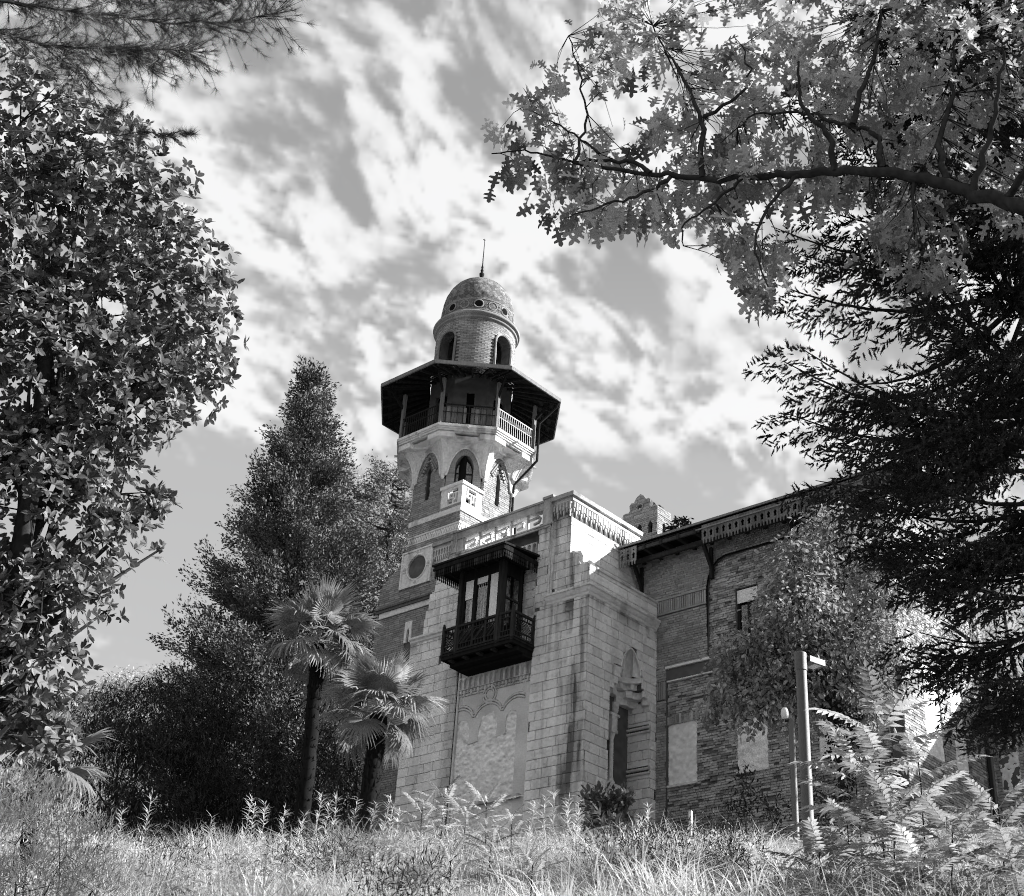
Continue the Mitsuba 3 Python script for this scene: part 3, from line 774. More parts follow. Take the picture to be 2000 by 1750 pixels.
for fr, a0, a1 in ((GA, -1.46, -0.74), (GU, 0.0, 3.3)):
    n = int((a1 - a0) / 0.115)
    for q in range(n):
        a = a0 + (q + 0.5) * (a1 - a0) / n; w = 0.036
        dz = 0.12 if q % 2 else 0.0
        put(pa, 'drop_corbel', MB().fbox(fr, a - w, a + w, 20.52 - dz * .5, 20.70, -0.03, 0.07, rng.random() * .5).prism(fr, Polygon([(a - w, 20.52 - dz * .5), (a + w, 20.52 - dz * .5), (a, 20.36 - dz)]), -0.03, 0.045, 0.2), 'm_trim')
# coping and worn frieze of the lower left shoulder
put(pav, 'shoulder_coping', MB().box([-6.56, -0.06, 20.76], [-5.52, 0.4, 20.86], 0.05).box([-5.6, -0.05, 20.5], [-5.52, 0.4, 20.76], 0.05), 'm_trim')
put(pav, 'shoulder_block', MB().box([-6.5, 0.02, 20.3], [-5.6, 0.5, 20.76], 0.5), 'm_trim')


def niche_row(parent, fr, a0, a1, z0, z1, n, w=0.06, name='blind_niche'):
    s = (a1 - a0) / n
    for q in range(n):
        a = a0 + (q + 0.5) * s; hw = s * 0.34
        put(parent, name, MB().prism(fr, sbox(a - s / 2, z0, a + s / 2, z1).difference(arch_poly(a, hw, z0 + 0.02, z1 - 0.04 - hw, z1 - 0.03, n=6)), 0.0, w, rng.random()), 'm_trim')
    put(parent, 'frieze_ground', MB().fbox(fr, a0, a1, z0, z1, -0.05, 0.004, 0.2), 'm_trim')


niche_row(pav, Frame([0, 0.02, 0], [1, 0, 0], [0, -1, 0]), -6.5, -5.66, 20.36, 20.62, 7, 0.07, 'frieze_dentil')
for q in range(10):
    a = -6.5 + q * 0.085
    put(pav, 'frieze_drop', MB().prism(Frame([0, 0.02, 0], [1, 0, 0], [0, -1, 0]), Polygon([(a, 20.36), (a + 0.06, 20.36), (a + 0.03, 20.36 - rng.uniform(.08, .26))]), 0.0, 0.06, rng.random()), 'm_trim')
# the recessed bay: wall plaster, frieze, mouldings, rough infill
FR = Frame([0, 0.10, 0], [1, 0, 0], [0, -1, 0])
niche_row(pav, FR, XI + 0.04, XR - 0.05, 15.60, 15.98, 14, 0.07)
niche_row(pav, FR, XI + 0.04, XR - 0.05, 19.35, 19.75, 14, 0.09, 'upper_frieze_niche')
for q in range(20):
    a = XI + 0.1 + q * 0.138
    put(pav, 'frieze_drop', MB().prism(FR, Polygon([(a, 15.58), (a + 0.1, 15.58), (a + 0.05, 15.58 - 0.10 * (1 + q % 2))]), 0.0, 0.05, rng.random()), 'm_trim')
infill = Polygon([(-4.91, 9.2), (-2.53, 9.2), (-2.56, 14.4), (-2.6, 14.62), (-2.8, 14.66), (-2.97, 14.5), (-2.99, 14.2), (-2.97, 14.0), (-3.34, 13.96), (-3.30, 14.3), (-3.32, 14.5), (-3.45, 14.68), (-3.65, 14.74), (-3.9, 14.6), (-4.03, 14.35), (-4.06, 14.1), (-4.03, 13.96), (-4.44, 13.9), (-4.38, 14.15), (-4.40, 14.45), (-4.52, 14.64), (-4.72, 14.69), (-4.9, 14.6)])
put(pav, 'blind_panel', MB().prism(FR, sbox(XI, 9, XR, 16.2).difference(infill), -0.04, 0.0, 0.5), 'm_plaster')
gx_, gz_ = np.meshgrid(np.linspace(-4.93, -2.5, 110), np.linspace(9.2, 14.8, 240), indexing='ij')
P3 = np.stack([gx_ * 9, gz_ * 14, 0 * gx_], -1)
hgt = (meshkit.fbm(P3, 4, 8) - 0.5) * 0.075 + (meshkit.fbm(P3 * 0.12, 2, 3) - 0.5) * 0.05
put(pav, 'rough_infill', MB().grid(FR(gx_, gz_, -0.025 + hgt), 0.6), 'm_stucco', smooth=True)
for o in (0.0, 0.09):
    mo = MB()
    mo.tube(FR(np.array([-4.98, -3.88]), np.array([15.44 + o, 15.44 + o]), 0.0), 0.03, 6, 0.5)
    put(pav, 'panel_roll', mo, 'm_trim')
    put(pav, 'panel_roll', MB().tube(FR(np.array([-3.46, XR]), np.array([15.44 + o, 15.44 + o]), 0.0), 0.03, 6, 0.5), 'm_trim')
    t = np.linspace(0, 2 * np.pi, 33)
    put(pav, 'ring_roll', MB().tube(FR(-3.67 + (0.17 + o) * np.cos(t), 15.30 + (0.17 + o) * np.sin(t), 0.0), 0.03, 6, 0.5), 'm_trim')
    pts = []
    for c, hw_, a0, a1 in ((-4.78, 0.54, 2.1, 0.42), (-3.68, 0.56, 2.72, 0.42), (-2.58, 0.56, 2.72, 1.0)):
        tt_ = np.linspace(a0, a1, 14)
        pts += [(c + hw_ * math.cos(x), 14.52 + o + 0.50 * math.sin(x)) for x in tt_]
    pts = np.array(pts)
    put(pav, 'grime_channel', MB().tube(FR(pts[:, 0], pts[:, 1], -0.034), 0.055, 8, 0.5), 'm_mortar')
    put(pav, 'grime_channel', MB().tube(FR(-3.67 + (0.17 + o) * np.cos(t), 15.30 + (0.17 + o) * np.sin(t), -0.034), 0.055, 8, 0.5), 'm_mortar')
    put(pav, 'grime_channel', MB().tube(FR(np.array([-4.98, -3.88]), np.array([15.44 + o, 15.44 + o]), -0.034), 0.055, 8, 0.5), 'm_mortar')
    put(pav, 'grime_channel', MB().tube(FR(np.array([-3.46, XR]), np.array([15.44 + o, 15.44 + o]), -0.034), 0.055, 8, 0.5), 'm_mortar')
    put(pav, 'lobed_roll', MB().tube(FR(pts[:, 0], pts[:, 1], 0.0), 0.03, 6, 0.5), 'm_trim')
for a in (-4.86, -2.36):
    put(pav, 'panel_roll', MB().tube(FR(np.array([a, a]), np.array([15.06, 15.42]), 0.0), 0.02, 6, 0.5).tube(FR(np.array([a + .07, a + .07]), np.array([15.06, 15.42]), 0.0), 0.02, 6, 0.5), 'm_trim')
put(pav, 'colonnette', MB().tube(np.array([[XI + 0.05, 0.06, 9], [XI + 0.05, 0.06, 16.2]]), 0.035, 8, 0.5), 'm_trim', smooth=True)
put(pav, 'bay_sill', MB().fbox(FR, XI + 0.3, XR - 0.2, 12.06, 12.16, -0.02, 0.10, 0.2), 'm_trim')
# the shell-headed niche
back = MB().fbox(GB, NL - 0.1, NR + 0.1, 8, 15.4, -0.97, -0.94, 0.6)
nic = put(pav, 'niche', back, 'm_stucco')
a_ = np.linspace(0, np.pi, 97); tz = np.linspace(0, 1, 16)
rr_ = 0.47 * np.sqrt(np.clip(1 - tz ** 1.9, 0, 1))[:, None] * (0.64 + 0.38 * np.abs(np.sin(a_ * 3.5)) ** 0.8)[None]
sh = np.stack([-0.02 - 1.15 * rr_ * np.sin(a_)[None] * (1 - 0.25 * tz[:, None]), 2.04 - rr_ * np.cos(a_)[None], np.broadcast_to(15.84 + 0.76 * tz[:, None], rr_.shape)], -1)
put(nic, 'fluted_shell', MB().grid(sh, 0.7), 'm_trim', smooth=True)
t = np.linspace(0.0, np.pi, 21)
put(nic, 'arch_roll', MB().tube(GB(2.04 + 0.46 * np.cos(t), 15.88 + 0.69 * (0.55 * np.sin(t) + 0.45 * (1 - np.abs(np.cos(t)) ** 1.5)), -0.02), 0.03, 6, 0.8), 'm_trim', smooth=True)


def tier(z0, z1, y0, y1, r, depth, nb, rb):
    reg = Polygon([(-depth, y0), (0, y0), (0, y1), (-depth, y1)])
    c = (0.0, 2.04)
    reg = reg.difference(Polygon([(0.2, c[1] - r)] + [(c[0] - r * 0.95 * math.sin(t), c[1] - r * math.cos(t)) for t in np.linspace(0, np.pi, 33)] + [(0.2, c[1] + r)]))
    for q in range(nb):
        t = np.pi * (q + 0.5) / nb
        reg = reg.difference(Point(c[0] - r * 0.95 * math.sin(t), c[1] - r * math.cos(t)).buffer(rb, 8))
    for q, g in enumerate(getattr(reg, 'geoms', [reg])): put(nic, 'stalactite_tier', MB().prism(FLAT, g, z0, z1, 0.7), 'm_trim')


tier(15.68, 15.84, 1.2, 2.62, 0.47, 0.95, 5, 0.0001)
tier(15.52, 15.68, 1.2, 2.62, 0.52, 0.95, 5, 0.12)
tier(15.30, 15.50, 1.06, 2.93, 0.62, 0.95, 4, 0.15)
tier(15.12, 15.30, 1.06, 2.93, 0.78, 0.95, 3, 0.22)
for z in (13.16, 13.29, 14.36, 14.49):
    put(nic, 'string_roll', MB().tube(FRV(np.array([-0.94, 0.03]), np.array([z, z]), 0.01), 0.045, 8, 0.5), 'm_trim', smooth=True)
    put(nic, 'string_roll', MB().tube(np.array([[-0.93, 2.3, z], [-0.93, NR, z]]), 0.04, 8, 0.5), 'm_trim', smooth=True)
cx_, cy_ = -0.62, 1.98
put(nic, 'column', MB().lathe(cx_, cy_, [(0.12, 12.65), (0.12, 12.74), (0.085, 12.80), (0.07, 12.86), (0.066, 13.0), (0.060, 13.95), (0.075, 13.98), (0.07, 14.0), (0.10, 14.10), (0.12, 14.13)], 20, 0.8), 'm_trim', smooth=True)
put(nic, 'capital', MB().box([cx_ - 0.13, cy_ - 0.13, 14.13], [cx_ + 0.13, cy_ + 0.13, 14.20], 0.8).box([cx_ - 0.11, cy_ - 0.12, 14.20], [cx_ + 0.11, cy_ + 0.12, 14.62], 0.7).box([cx_ - 0.16, cy_ - 0.2, 14.62], [cx_ + 0.12, cy_ + 0.22, 14.70], 0.7), 'm_trim')
put(nic, 'column_block', MB().box([-0.94, 1.5, 8.5], [-0.42, 2.24, 12.65], 0.6), 'm_trim')
put(nic, 'screen_wall', MB().box([-0.94, NL, 8.5], [-0.75, 1.62, 15.2], 0.5), 'm_stucco')
put(nic, 'pendant', MB().lathe(-0.78, 2.3, [(0.0, 14.72), (0.05, 14.76), (0.11, 14.9), (0.13, 15.08), (0.13, 15.15)], 12, 0.6), 'm_trim', smooth=True)
# little stalactite niche on the corner of the buttress, low down
cn = MB()
for i, (z0, z1, s) in enumerate(((12.45, 12.60, 0.05), (12.32, 12.45, 0.09), (12.18, 12.32, 0.13))):
    cn.prism(FLAT, Polygon([(0.012, s), (0.012, -0.012), (-s * 1.6, -0.012), (-s * 1.6, 0.0), (-0.0, 0.0), (0.0, s)]), z0, z1, 0.1)
put(pav, 'corner_stalactite', cn, 'm_trim')

# ================================================================ the timber oriel
orl = thing('timber_oriel', 'dark timber oriel window with fringed canopy and lattice balcony on the stone front', 'balcony')
X0, X1, YF = -4.74, -1.99, -0.93
rng = np.random.default_rng(31)
cx0, cx1, cyf = -4.88, -1.93, -1.55
can = MB()
can.add([[cx0, cyf, 19.10], [cx1, cyf, 19.10], [cx1, 0.1, 19.28], [cx0, 0.1, 19.28], [cx0, cyf, 19.04], [cx1, cyf, 19.04], [cx1, 0.1, 19.22], [cx0, 0.1, 19.22]],
        [[0, 1, 2], [0, 2, 3], [4, 6, 5], [4, 7, 6], [0, 4, 5], [0, 5, 1], [0, 3, 7], [0, 7, 4], [1, 5, 6], [1, 6, 2]], 0.4)
can.box([cx0 + .05, cyf + 0.05, 18.98], [cx1 - .05, cyf + 0.09, 19.05], 0.5).box([cx0 + .03, cyf + 0.03, 18.90], [cx1 - .03, cyf + 0.1, 18.98], 0.3)
can.box([cx0 + .03, cyf + 0.1, 18.90], [cx0 + .1, 0.08, 19.04], 0.3).box([cx1 - .1, cyf + 0.1, 18.90], [cx1 - .03, 0.08, 19.04], 0.3)
cn_ = put(orl, 'canopy', can, 'm_timber')
put(cn_, 'soffit', MB().box([cx0 + .1, cyf + .1, 18.93], [cx1 - .1, 0.08, 18.96], 0.3), 'm_timber')
for q in range(6): put(cn_, 'joist', MB().box([cx0 + 0.3 + q * .47, cyf + .1, 18.86], [cx0 + 0.36 + q * .47, 0.0, 18.93], 0.5), 'm_timber')


def slat(fr, a, z, w=0.030, l=0.26):
    return Polygon([(a - w, z), (a + w, z), (a + w, z - l * 0.45), (a + w * .45, z - l * 0.55), (a + w * .45, z - l * .68), (a + w, z - l * .78), (a, z - l), (a - w, z - l * .78), (a - w * .45, z - l * .68), (a - w * .45, z - l * .55), (a - w, z - l * .45)])


for fr, a0, a1 in ((Frame([0, cyf + 0.07, 0], [1, 0, 0], [0, -1, 0]), cx0 + .06, cx1 - .06), (Frame([cx1 - 0.06, 0, 0], [0, 1, 0], [1, 0, 0]), cyf + .1, 0.0), (Frame([cx0 + 0.06, 0, 0], [0, 1, 0], [-1, 0, 0]), cyf + .1, 0.0)):
    n = int((a1 - a0) / 0.085)
    for q in range(n): put(cn_, 'fringe_slat', MB().prism(fr, slat(fr, a0 + (q + .5) * (a1 - a0) / n, 18.92), -0.01, 0.01, rng.random()), 'm_timber')
# posts, window walls
for x, w in ((-4.2, 0.06), (-2.57, 0.09)):
    put(orl, 'post', MB().box([x - w, YF - 0.02, 16.3], [x + w, YF + 0.13, 18.92], 0.6), 'm_timber')
GF = Frame([0, -0.86, 0], [1, 0, 0], [0, -1, 0])
fm = MB()
for a0, a1 in ((-4.14, -4.04), (-3.70, -3.58), (-3.13, -3.04), (-2.70, -2.66)): fm.fbox(GF, a0, a1, 16.3, 18.9, -0.04, 0.03, 0.3)
fm.fbox(GF, -4.14, -2.66, 18.58, 18.9, -0.03, 0.02, 0.2).fbox(GF, -4.14, -2.66, 16.3, 16.85, -0.03, 0.02, 0.2)
fw = put(orl, 'front_window', fm, 'm_timber')
for a0, a1, zt, zb in ((-4.03, -3.71, 18.58, 18.02), (-3.57, -3.14, 18.58, 18.40), (-3.03, -2.71, 18.58, 16.9)):
    s = MB(); z = zt
    while z > zb: s.fbox(GF, a0, a1, z - 0.046, z, -0.012, 0.008, 0.5); z -= 0.05
    put(fw, 'roller_shutter', s, 'm_shutter', kind='stuff')
put(fw, 'pane', MB().fbox(GF, -4.03, -3.71, 16.85, 18.02, -0.02, -0.017), 'm_glass')
put(fw, 'pane', MB().fbox(GF, -3.57, -3.14, 16.85, 18.40, -0.02, -0.017), 'm_glass')
for a in (-3.55, -3.36, -3.34, -3.16): put(fw, 'casement_stile', MB().fbox(GF, a - 0.014, a + 0.014, 16.85, 18.40, -0.05, -0.022, 0.5), 'm_timber')
for a0, a1 in ((-3.98, -3.74), (-3.53, -3.44), (-3.28, -3.18)):
    u = np.linspace(a0, a1, 24); w = -0.14 + 0.02 * np.sin(u * 70)
    put(fw, 'curtain', MB().grid(np.stack([GF(u, 16.4 + 0 * u, w), GF(u, 18.5 + 0 * u, w)])), 'm_curtain', smooth=True)
GS = Frame([-2.52, 0, 0], [0, 1, 0], [1, 0, 0])
sw = put(orl, 'side_window', MB().fbox(GS, -0.80, -0.74, 16.3, 18.9, -0.03, 0.02, .4).fbox(GS, -0.16, -0.05, 16.3, 18.9, -0.03, 0.02, .4).fbox(GS, -0.74, -0.16, 18.5, 18.9, -0.03, 0.015, .2).fbox(GS, -0.74, -0.16, 17.76, 17.82, -0.03, 0.015, .6).fbox(GS, -0.74, -0.16, 16.3, 16.9, -0.03, 0.015, .2), 'm_timber')
put(sw, 'pane', MB().fbox(GS, -0.74, -0.16, 17.82, 18.5, -0.015, -0.012), 'm_glass')
put(sw, 'pane', MB().fbox(GS, -0.74, -0.16, 16.9, 17.76, -0.015, -0.012), 'm_glass')
GS2 = Frame([-4.22, 0, 0], [0, 1, 0], [-1, 0, 0])
put(orl, 'side_window', MB().fbox(GS2, -0.85, -0.0, 16.3, 18.9, -0.03, 0.0, .3), 'm_timber')
put(orl, 'interior', MB().box([-4.15, 0.08, 16.3], [-2.6, 0.1, 18.9]).box([-4.2, -0.85, 18.86], [-2.55, 0.1, 18.9]), 'm_dark')
put(orl, 'interior_curtain', MB().box([-2.75, 0.0, 16.9], [-2.6, 0.03, 18.0]), 'm_curtain')
# balcony: deck and railing
dk = MB().box([X0 - .05, YF - .05, 16.30], [X1 + .05, 0.1, 16.36], 0.4).box([X0 - .02, YF - .02, 16.20], [X1 + .02, YF + .06, 16.30], 0.3).box([X0 - .02, YF + .06, 16.20], [X0 + .06, 0.1, 16.30], 0.3).box([X1 - .06, YF + .06, 16.20], [X1 + .02, 0.1, 16.30], 0.3)
dk.box([X0 + .08, YF + .28, 16.06], [X1 - 0.02, 0.1, 16.20], 0.2).box([X0 + .2, YF + .55, 15.98], [X1 - 0.03, 0.1, 16.06], 0.2)
deck = put(orl, 'deck', dk, 'm_timber')
for q in range(5): put(deck, 'joist', MB().box([X0 + .2 + q * .56, YF + .06, 16.16], [X0 + .3 + q * .56, YF + .28, 16.24], 0.8), 'm_timber')
PX = {'front': (Frame([0, YF, 0], [1, 0, 0], [0, -1, 0]), X0, X1), 'right': (Frame([X1, 0, 0], [0, 1, 0], [1, 0, 0]), YF, 0.02), 'left': (Frame([X0, 0, 0], [0, 1, 0], [-1, 0, 0]), YF, 0.02)}
for nm, (fr, a0, a1) in PX.items():
    rl = put(orl, 'railing', MB().fbox(fr, a0, a1, 17.12, 17.19, -0.035, 0.035, .6).fbox(fr, a0, a1, 16.98, 17.01, -0.018, 0.018, .6).fbox(fr, a0, a1, 16.58, 16.61, -0.018, 0.018, .6).fbox(fr, a0, a1, 16.40, 16.45, -0.025, 0.025, .6), 'm_timber')
    segs = [(-4.70, -4.28), (-4.12, -3.58), (-3.54, -3.08), (-3.04, -2.68), (-2.46, -2.06)] if nm == 'front' else [(-0.84, -0.1)]
    for i, (b0, b1) in enumerate(segs):
        for e in (b0, b1): put(rl, 'stile', MB().fbox(fr, e - 0.016, e + 0.016, 16.42, 17.14, -0.016, 0.016, .7), 'm_timber')
        n = max(3, int((b1 - b0) / 0.095))
        for q in range(1, n):
            a = b0 + q * (b1 - b0) / n
            for z0, z1 in ((17.0, 17.13), (16.44, 16.59)):
                if rng.random() < 0.9: put(rl, 'peg', MB().fbox(fr, a - 0.011, a + 0.011, z0, z1, -0.011, 0.011, .6), 'm_timber')
        if i == 4:
            for a in (b0 + .12, b0 + .24): put(rl, 'peg', MB().fbox(fr, a - 0.012, a + 0.012, 16.6, 17.0, -.012, .012, .6), 'm_timber')
            continue
        lat = MB(); H = 0.38; st = 0.052 if i else 0.085
        for sg in (1, -1):
            c = b0 - H
            while c < b1 + H:
                p, q_ = (c, 0), (c + H, H)
                lo, hi = max(0, b0 - c), min(H, b1 - c)
                if hi - lo > 0.03 and rng.random() < 0.93:
                    f = (lambda u: 16.6 + u) if sg > 0 else (lambda u: 16.98 - u)
                    lat.bar(fr(c + lo, f(lo), 0.008 * sg), fr(c + hi, f(hi), 0.008 * sg), 0.015, 0.012, side=fr.n, tone=rng.random())
                c += st
        put(rl, 'lattice', lat, 'm_timber', kind='stuff')
for x, y in ((X0, YF), (X1, YF), (X0, 0.0), (X1, 0.0), (-4.2, YF), (-2.57, YF - .0)):
    put(orl, 'newel', MB().box([x - .035, y - .04, 16.28], [x + .035, y + .03, 17.27], 0.7).lathe(x, y - .005, [(0.03, 17.27), (0.045, 17.31), (0.0, 17.36)], 8, .7), 'm_timber')
# ================================================================ the brick wing
wing = thing('brick_wing', 'long weathered brick wing with wide timber eaves and walled up windows', 'building')
YW, XE = 3.24, 7.65
GW = Frame([0, YW, 0], [1, 0, 0], [0, -1, 0])
GR = Frame([XE, 0, 0], [0, 1, 0], [1, 0, 0])
YF2 = 8.46
GFAR = Frame([0, YF2, 0], [1, 0, 0], [0, -1, 0])
rng = np.random.default_rng(41)
ARCHC = [(1.80, 16.25), (1.80, 18.5), (1.86, 18.82), (2.0, 19.1), (2.2, 19.28), (2.45, 19.36), (3.2, 19.36), (4.2, 19.36), (5.6, 19.36), (5.85, 19.28), (6.05, 19.1), (6.19, 18.82), (6.25, 18.5), (6.25, 16.25)]
arched = Polygon(ARCHC)
WIN = sbox(2.71, 16.75, 3.42, 18.24)
BL1, BL2, BL3 = sbox(0.39, 12.84, 1.31, 14.57), sbox(2.69, 12.88, 3.60, 14.50), sbox(5.2, 12.9, 6.1, 14.5)
WIN2 = sbox(4.7, 16.75, 5.4, 18.24)
core = MB()
core.prism(GW, sbox(-0.8, 8, XE, 20.0).difference(WIN).difference(WIN2).difference(BL1).difference(BL2).difference(BL3), -0.45, -0.14)
core.prism(GW, sbox(-0.8, 8, XE - 0.02, 20.0).difference(arched).difference(WIN).difference(WIN2).difference(BL1).difference(BL2).difference(BL3).difference(sbox(0.34, 8, XE, 15.9)), -0.14, -0.02)
RB1, RB2 = sbox(4.45, 12.9, 5.4, 15.4), sbox(6.05, 12.9, 6.8, 15.3)
core.prism(GR, sbox(YW + .02, 8, YF2, 20.0).difference(RB1).difference(RB2), -0.4, -0.02)
core.prism(GFAR, sbox(XE - 0.3, 8, 14, 15.6), -0.4, -0.02)
put(wing, 'wall', core, 'm_mortar')
put(wing, 'inner_wall', MB().box([-0.7, 4.3, 8], [7.1, 8.3, 20.0]), 'm_dark')
bk = MB()
fri = sbox(0.03, 17.96, 1.8, 18.50)
smooth = sbox(0, 16.3, XE, 20.1).difference(arched).difference(fri)
brickwork(bk, GW, smooth.union(sbox(-0.76, 18.4, 0, 20.1)), rng, out=0.012)
brickwork(bk, GW, sbox(0.0, 9, 0.34, 16.3).difference(sbox(0.02, 15.3, 0.32, 15.9)), rng, out=0.012)
brickwork(bk, GFAR, sbox(XE, 9, 14, 15.6).difference(sbox(7.8, 12.88, 8.34, 15.0)), rng, h=0.085)
put(wing, 'brickwork', bk, 'm_brick', kind='stuff')
rb = MB()
openings = WIN.union(WIN2).union(BL1).union(BL2).union(BL3)
rough = arched.union(sbox(0.34, 9, XE, 16.25)).difference(openings.buffer(0.02))
ledge = sbox(0.34, 15.86, 1.98, 16.30)
lint = [sbox(b.bounds[0] - 0.12, b.bounds[3] + 0.01, b.bounds[2] + 0.12, b.bounds[3] + 0.30) for b in (BL1, BL2, BL3)]
for l in lint: rough = rough.difference(l)
brickwork(rb, GW, rough.difference(ledge), rng, h=0.072, ln=0.23, gap=0.015, out=-0.10, rough=0.020, back=-0.16, miss=0.04, vary=0.35)
brickwork(rb, GR, sbox(YW, 9, YF2, 19.9).difference(RB1).difference(RB2), rng, h=0.072, ln=0.24, gap=0.015, out=0.012, rough=0.010)
put(wing, 'rubble_brickwork', rb, 'm_rubble', kind='stuff')
for i, l in enumerate(lint):
    x0, z0, x1, z1 = l.bounds; n = int((x1 - x0) / 0.08)
    for q in range(n): put(wing, 'soldier_brick', MB().fbox(GW, x0 + q * .08 + .006, x0 + q * .08 + .074, z0, z1 - rng.uniform(0, .05), -0.15, -0.08 + rng.uniform(0, .02), rng.random()), 'm_rubble')
for q in range(22):
    a = 0.05 + q * 0.0795
    put(wing, 'frieze_brick', MB().fbox(GW, a, a + 0.05, 18.04, 18.42, -0.02, 0.035, rng.random()), 'm_brick')
for z in (17.98, 18.44):
    put(wing, 'frieze_band', MB().fbox(GW, 0.03, 1.79, z, z + 0.05, -0.02, 0.045, 0.5), 'm_brick')
for q in range(4): put(wing, 'frieze_brick', MB().fbox(GW, 0.04 + q * .075, 0.09 + q * .075, 15.34, 15.88, -0.02, 0.03, rng.random()), 'm_brick')
put(wing, 'ledge', MB().fbox(GW, 0.34, 1.98, 16.24, 16.31, -0.14, 0.05, 0.9).fbox(GW, 0.34, 1.98, 15.86, 16.02, -0.15, -0.03, 0.8), 'm_trim')
put(wing, 'ledge_wall', MB().fbox(GW, 0.36, 1.98, 16.02, 16.24, -0.15, -0.07, 0.2), 'm_rubble')
pts = np.array(ARCHC)
put(wing, 'arch_moulding', MB().tube(GW(pts[:, 0] - 0.0, pts[:, 1], 0.005), 0.028, 6, 0.02), 'm_timber')
# walled up windows
for i, b in enumerate((BL1, BL2, BL3)):
    x0, z0, x1, z1 = b.bounds
    u, v = np.meshgrid(np.linspace(x0 - .03, x1 + .03, 44), np.linspace(z0 - .03, z1 + .03, 70), indexing='ij')
    h = (meshkit.fbm(np.stack([u * 8, v * 8, 0 * u + i], -1), 4, 2) - 0.5) * 0.05
    put(wing, 'blind_window', MB().grid(GW(u, v, -0.115 + h)), 'm_stucco', smooth=True)
    put(wing, 'window_sill', MB().fbox(GW, x0 - .05, x1 + .05, z0 - .07, z0 - .01, -0.15, -0.05, 0.6), 'm_trim')
for b in (RB1, RB2):
    x0, z0, x1, z1 = b.bounds
    u, v = np.meshgrid(np.linspace(x0 - .03, x1 + .03, 44), np.linspace(z0 - .03, z1 + .03, 70), indexing='ij')
    h = (meshkit.fbm(np.stack([u * 8, v * 8, 0 * u + 7], -1), 4, 2) - 0.5) * 0.03
    put(wing, 'blind_window', MB().grid(GR(u, v, -0.03 + h)), 'm_stucco', smooth=True)
u, v = np.meshgrid(np.linspace(7.78, 8.36, 30), np.linspace(12.86, 15.02, 70), indexing='ij')
put(wing, 'blind_window', MB().grid(GFAR(u, v, -0.02 + (meshkit.fbm(np.stack([u * 8, v * 8, 0 * u], -1), 4, 2) - 0.5) * 0.02)), 'm_stucco', smooth=True)
put(wing, 'window_lintel', MB().fbox(GFAR, 7.68, 8.6, 15.0, 15.2, -0.02, 0.04, 0.8), 'm_trim')
# shuttered windows
for b in (WIN, WIN2):
    x0, z0, x1, z1 = b.bounds
    wn = put(wing, 'shuttered_window', MB().fbox(GW, x0, x0 + .06, z0, z1, -0.3, -0.2, .5).fbox(GW, x1 - .06, x1, z0, z1, -0.3, -0.2, .5).fbox(GW, x0 + .06, x1 - .06, z1 - .05, z1, -0.3, -0.2, .5).fbox(GW, (x0 + x1) / 2 - .035, (x0 + x1) / 2 + .035, z0, z1 - .05, -0.3, -0.21, .5).fbox(GW, x0, x1, z0, z0 + .06, -0.3, -0.19, .5), 'm_timber')
    s = MB()
    for q in range(9): s.fbox(GW, x0 + .01, x1 - .01, z1 - 0.03 - q * .045 - .042, z1 - 0.03 - q * .045, -0.19, -0.168)
    put(wn, 'roller_shutter', s, 'm_shutter', kind='stuff')
    put(wn, 'pane', MB().fbox(GW, x0, x1, z0, z1, -0.262, -0.26), 'm_glass')
    put(wn, 'interior', MB().fbox(GW, x0 - .1, x1 + .1, z0 - .1, z1 + .1, -0.9, -0.88), 'm_dark')
# roof and eaves
YE, ZE = 2.25, 20.03
rf = put(wing, 'roof', MB().add([[-7, YE, ZE + .06], [XE + .9, YE, ZE + .06], [XE + .9, 7, 21.3], [-7, 7, 21.3]], [[0, 1, 2], [0, 2, 3]]).add([[-.74, YE, ZE + .06], [XE + .9, YE, ZE + .06], [XE + .9, YE, ZE - .0], [-.74, YE, ZE - .0]], [[0, 1, 2], [0, 2, 3]]), 'm_timber')
put(rf, 'gutter', MB().fbox(Frame([0, YE, 0], [1, 0, 0], [0, -1, 0]), -0.74, XE + .9, ZE - 0.0, ZE + .07, 0.0, 0.03, 0.5), 'm_grey_timber')
for q in range(11):
    y = YE + 0.06 + q * 0.086
    put(rf, 'eaves_board', MB().box([-0.74, y, 19.97 + q * 0.012], [XE + .9, y + 0.08, 19.99 + q * 0.012], rng.random() * .5), 'm_timber')
for q in range(14):
    x = -0.5 + q * 0.62
    put(rf, 'rafter_end', MB().box([x, YE + .05, 19.80], [x + .09, YW + .1, 19.965], 0.6), 'm_timber')
put(rf, 'eaves_beam', MB().box([-0.72, YE + .50, 19.66], [XE + .8, YE + .60, 19.80], .8), 'm_timber')
put(rf, 'eaves_beam', MB().box([-0.72, YE + .08, 19.84], [2.15, YE + .14, 19.95], .9), 'm_timber')
for x in (-0.55, 2.0, 4.9, 7.2):
    put(rf, 'eaves_bracket', MB().bar([x, YW + .02, 18.95], [x, YE + .5, 19.72], 0.09, 0.11, tone=.5).box([x - .05, YW - .1, 18.7], [x + .05, YW + .02, 19.7], .5), 'm_timber')
FE = Frame([0, YE + 0.03, 0], [1, 0, 0], [0, -1, 0])


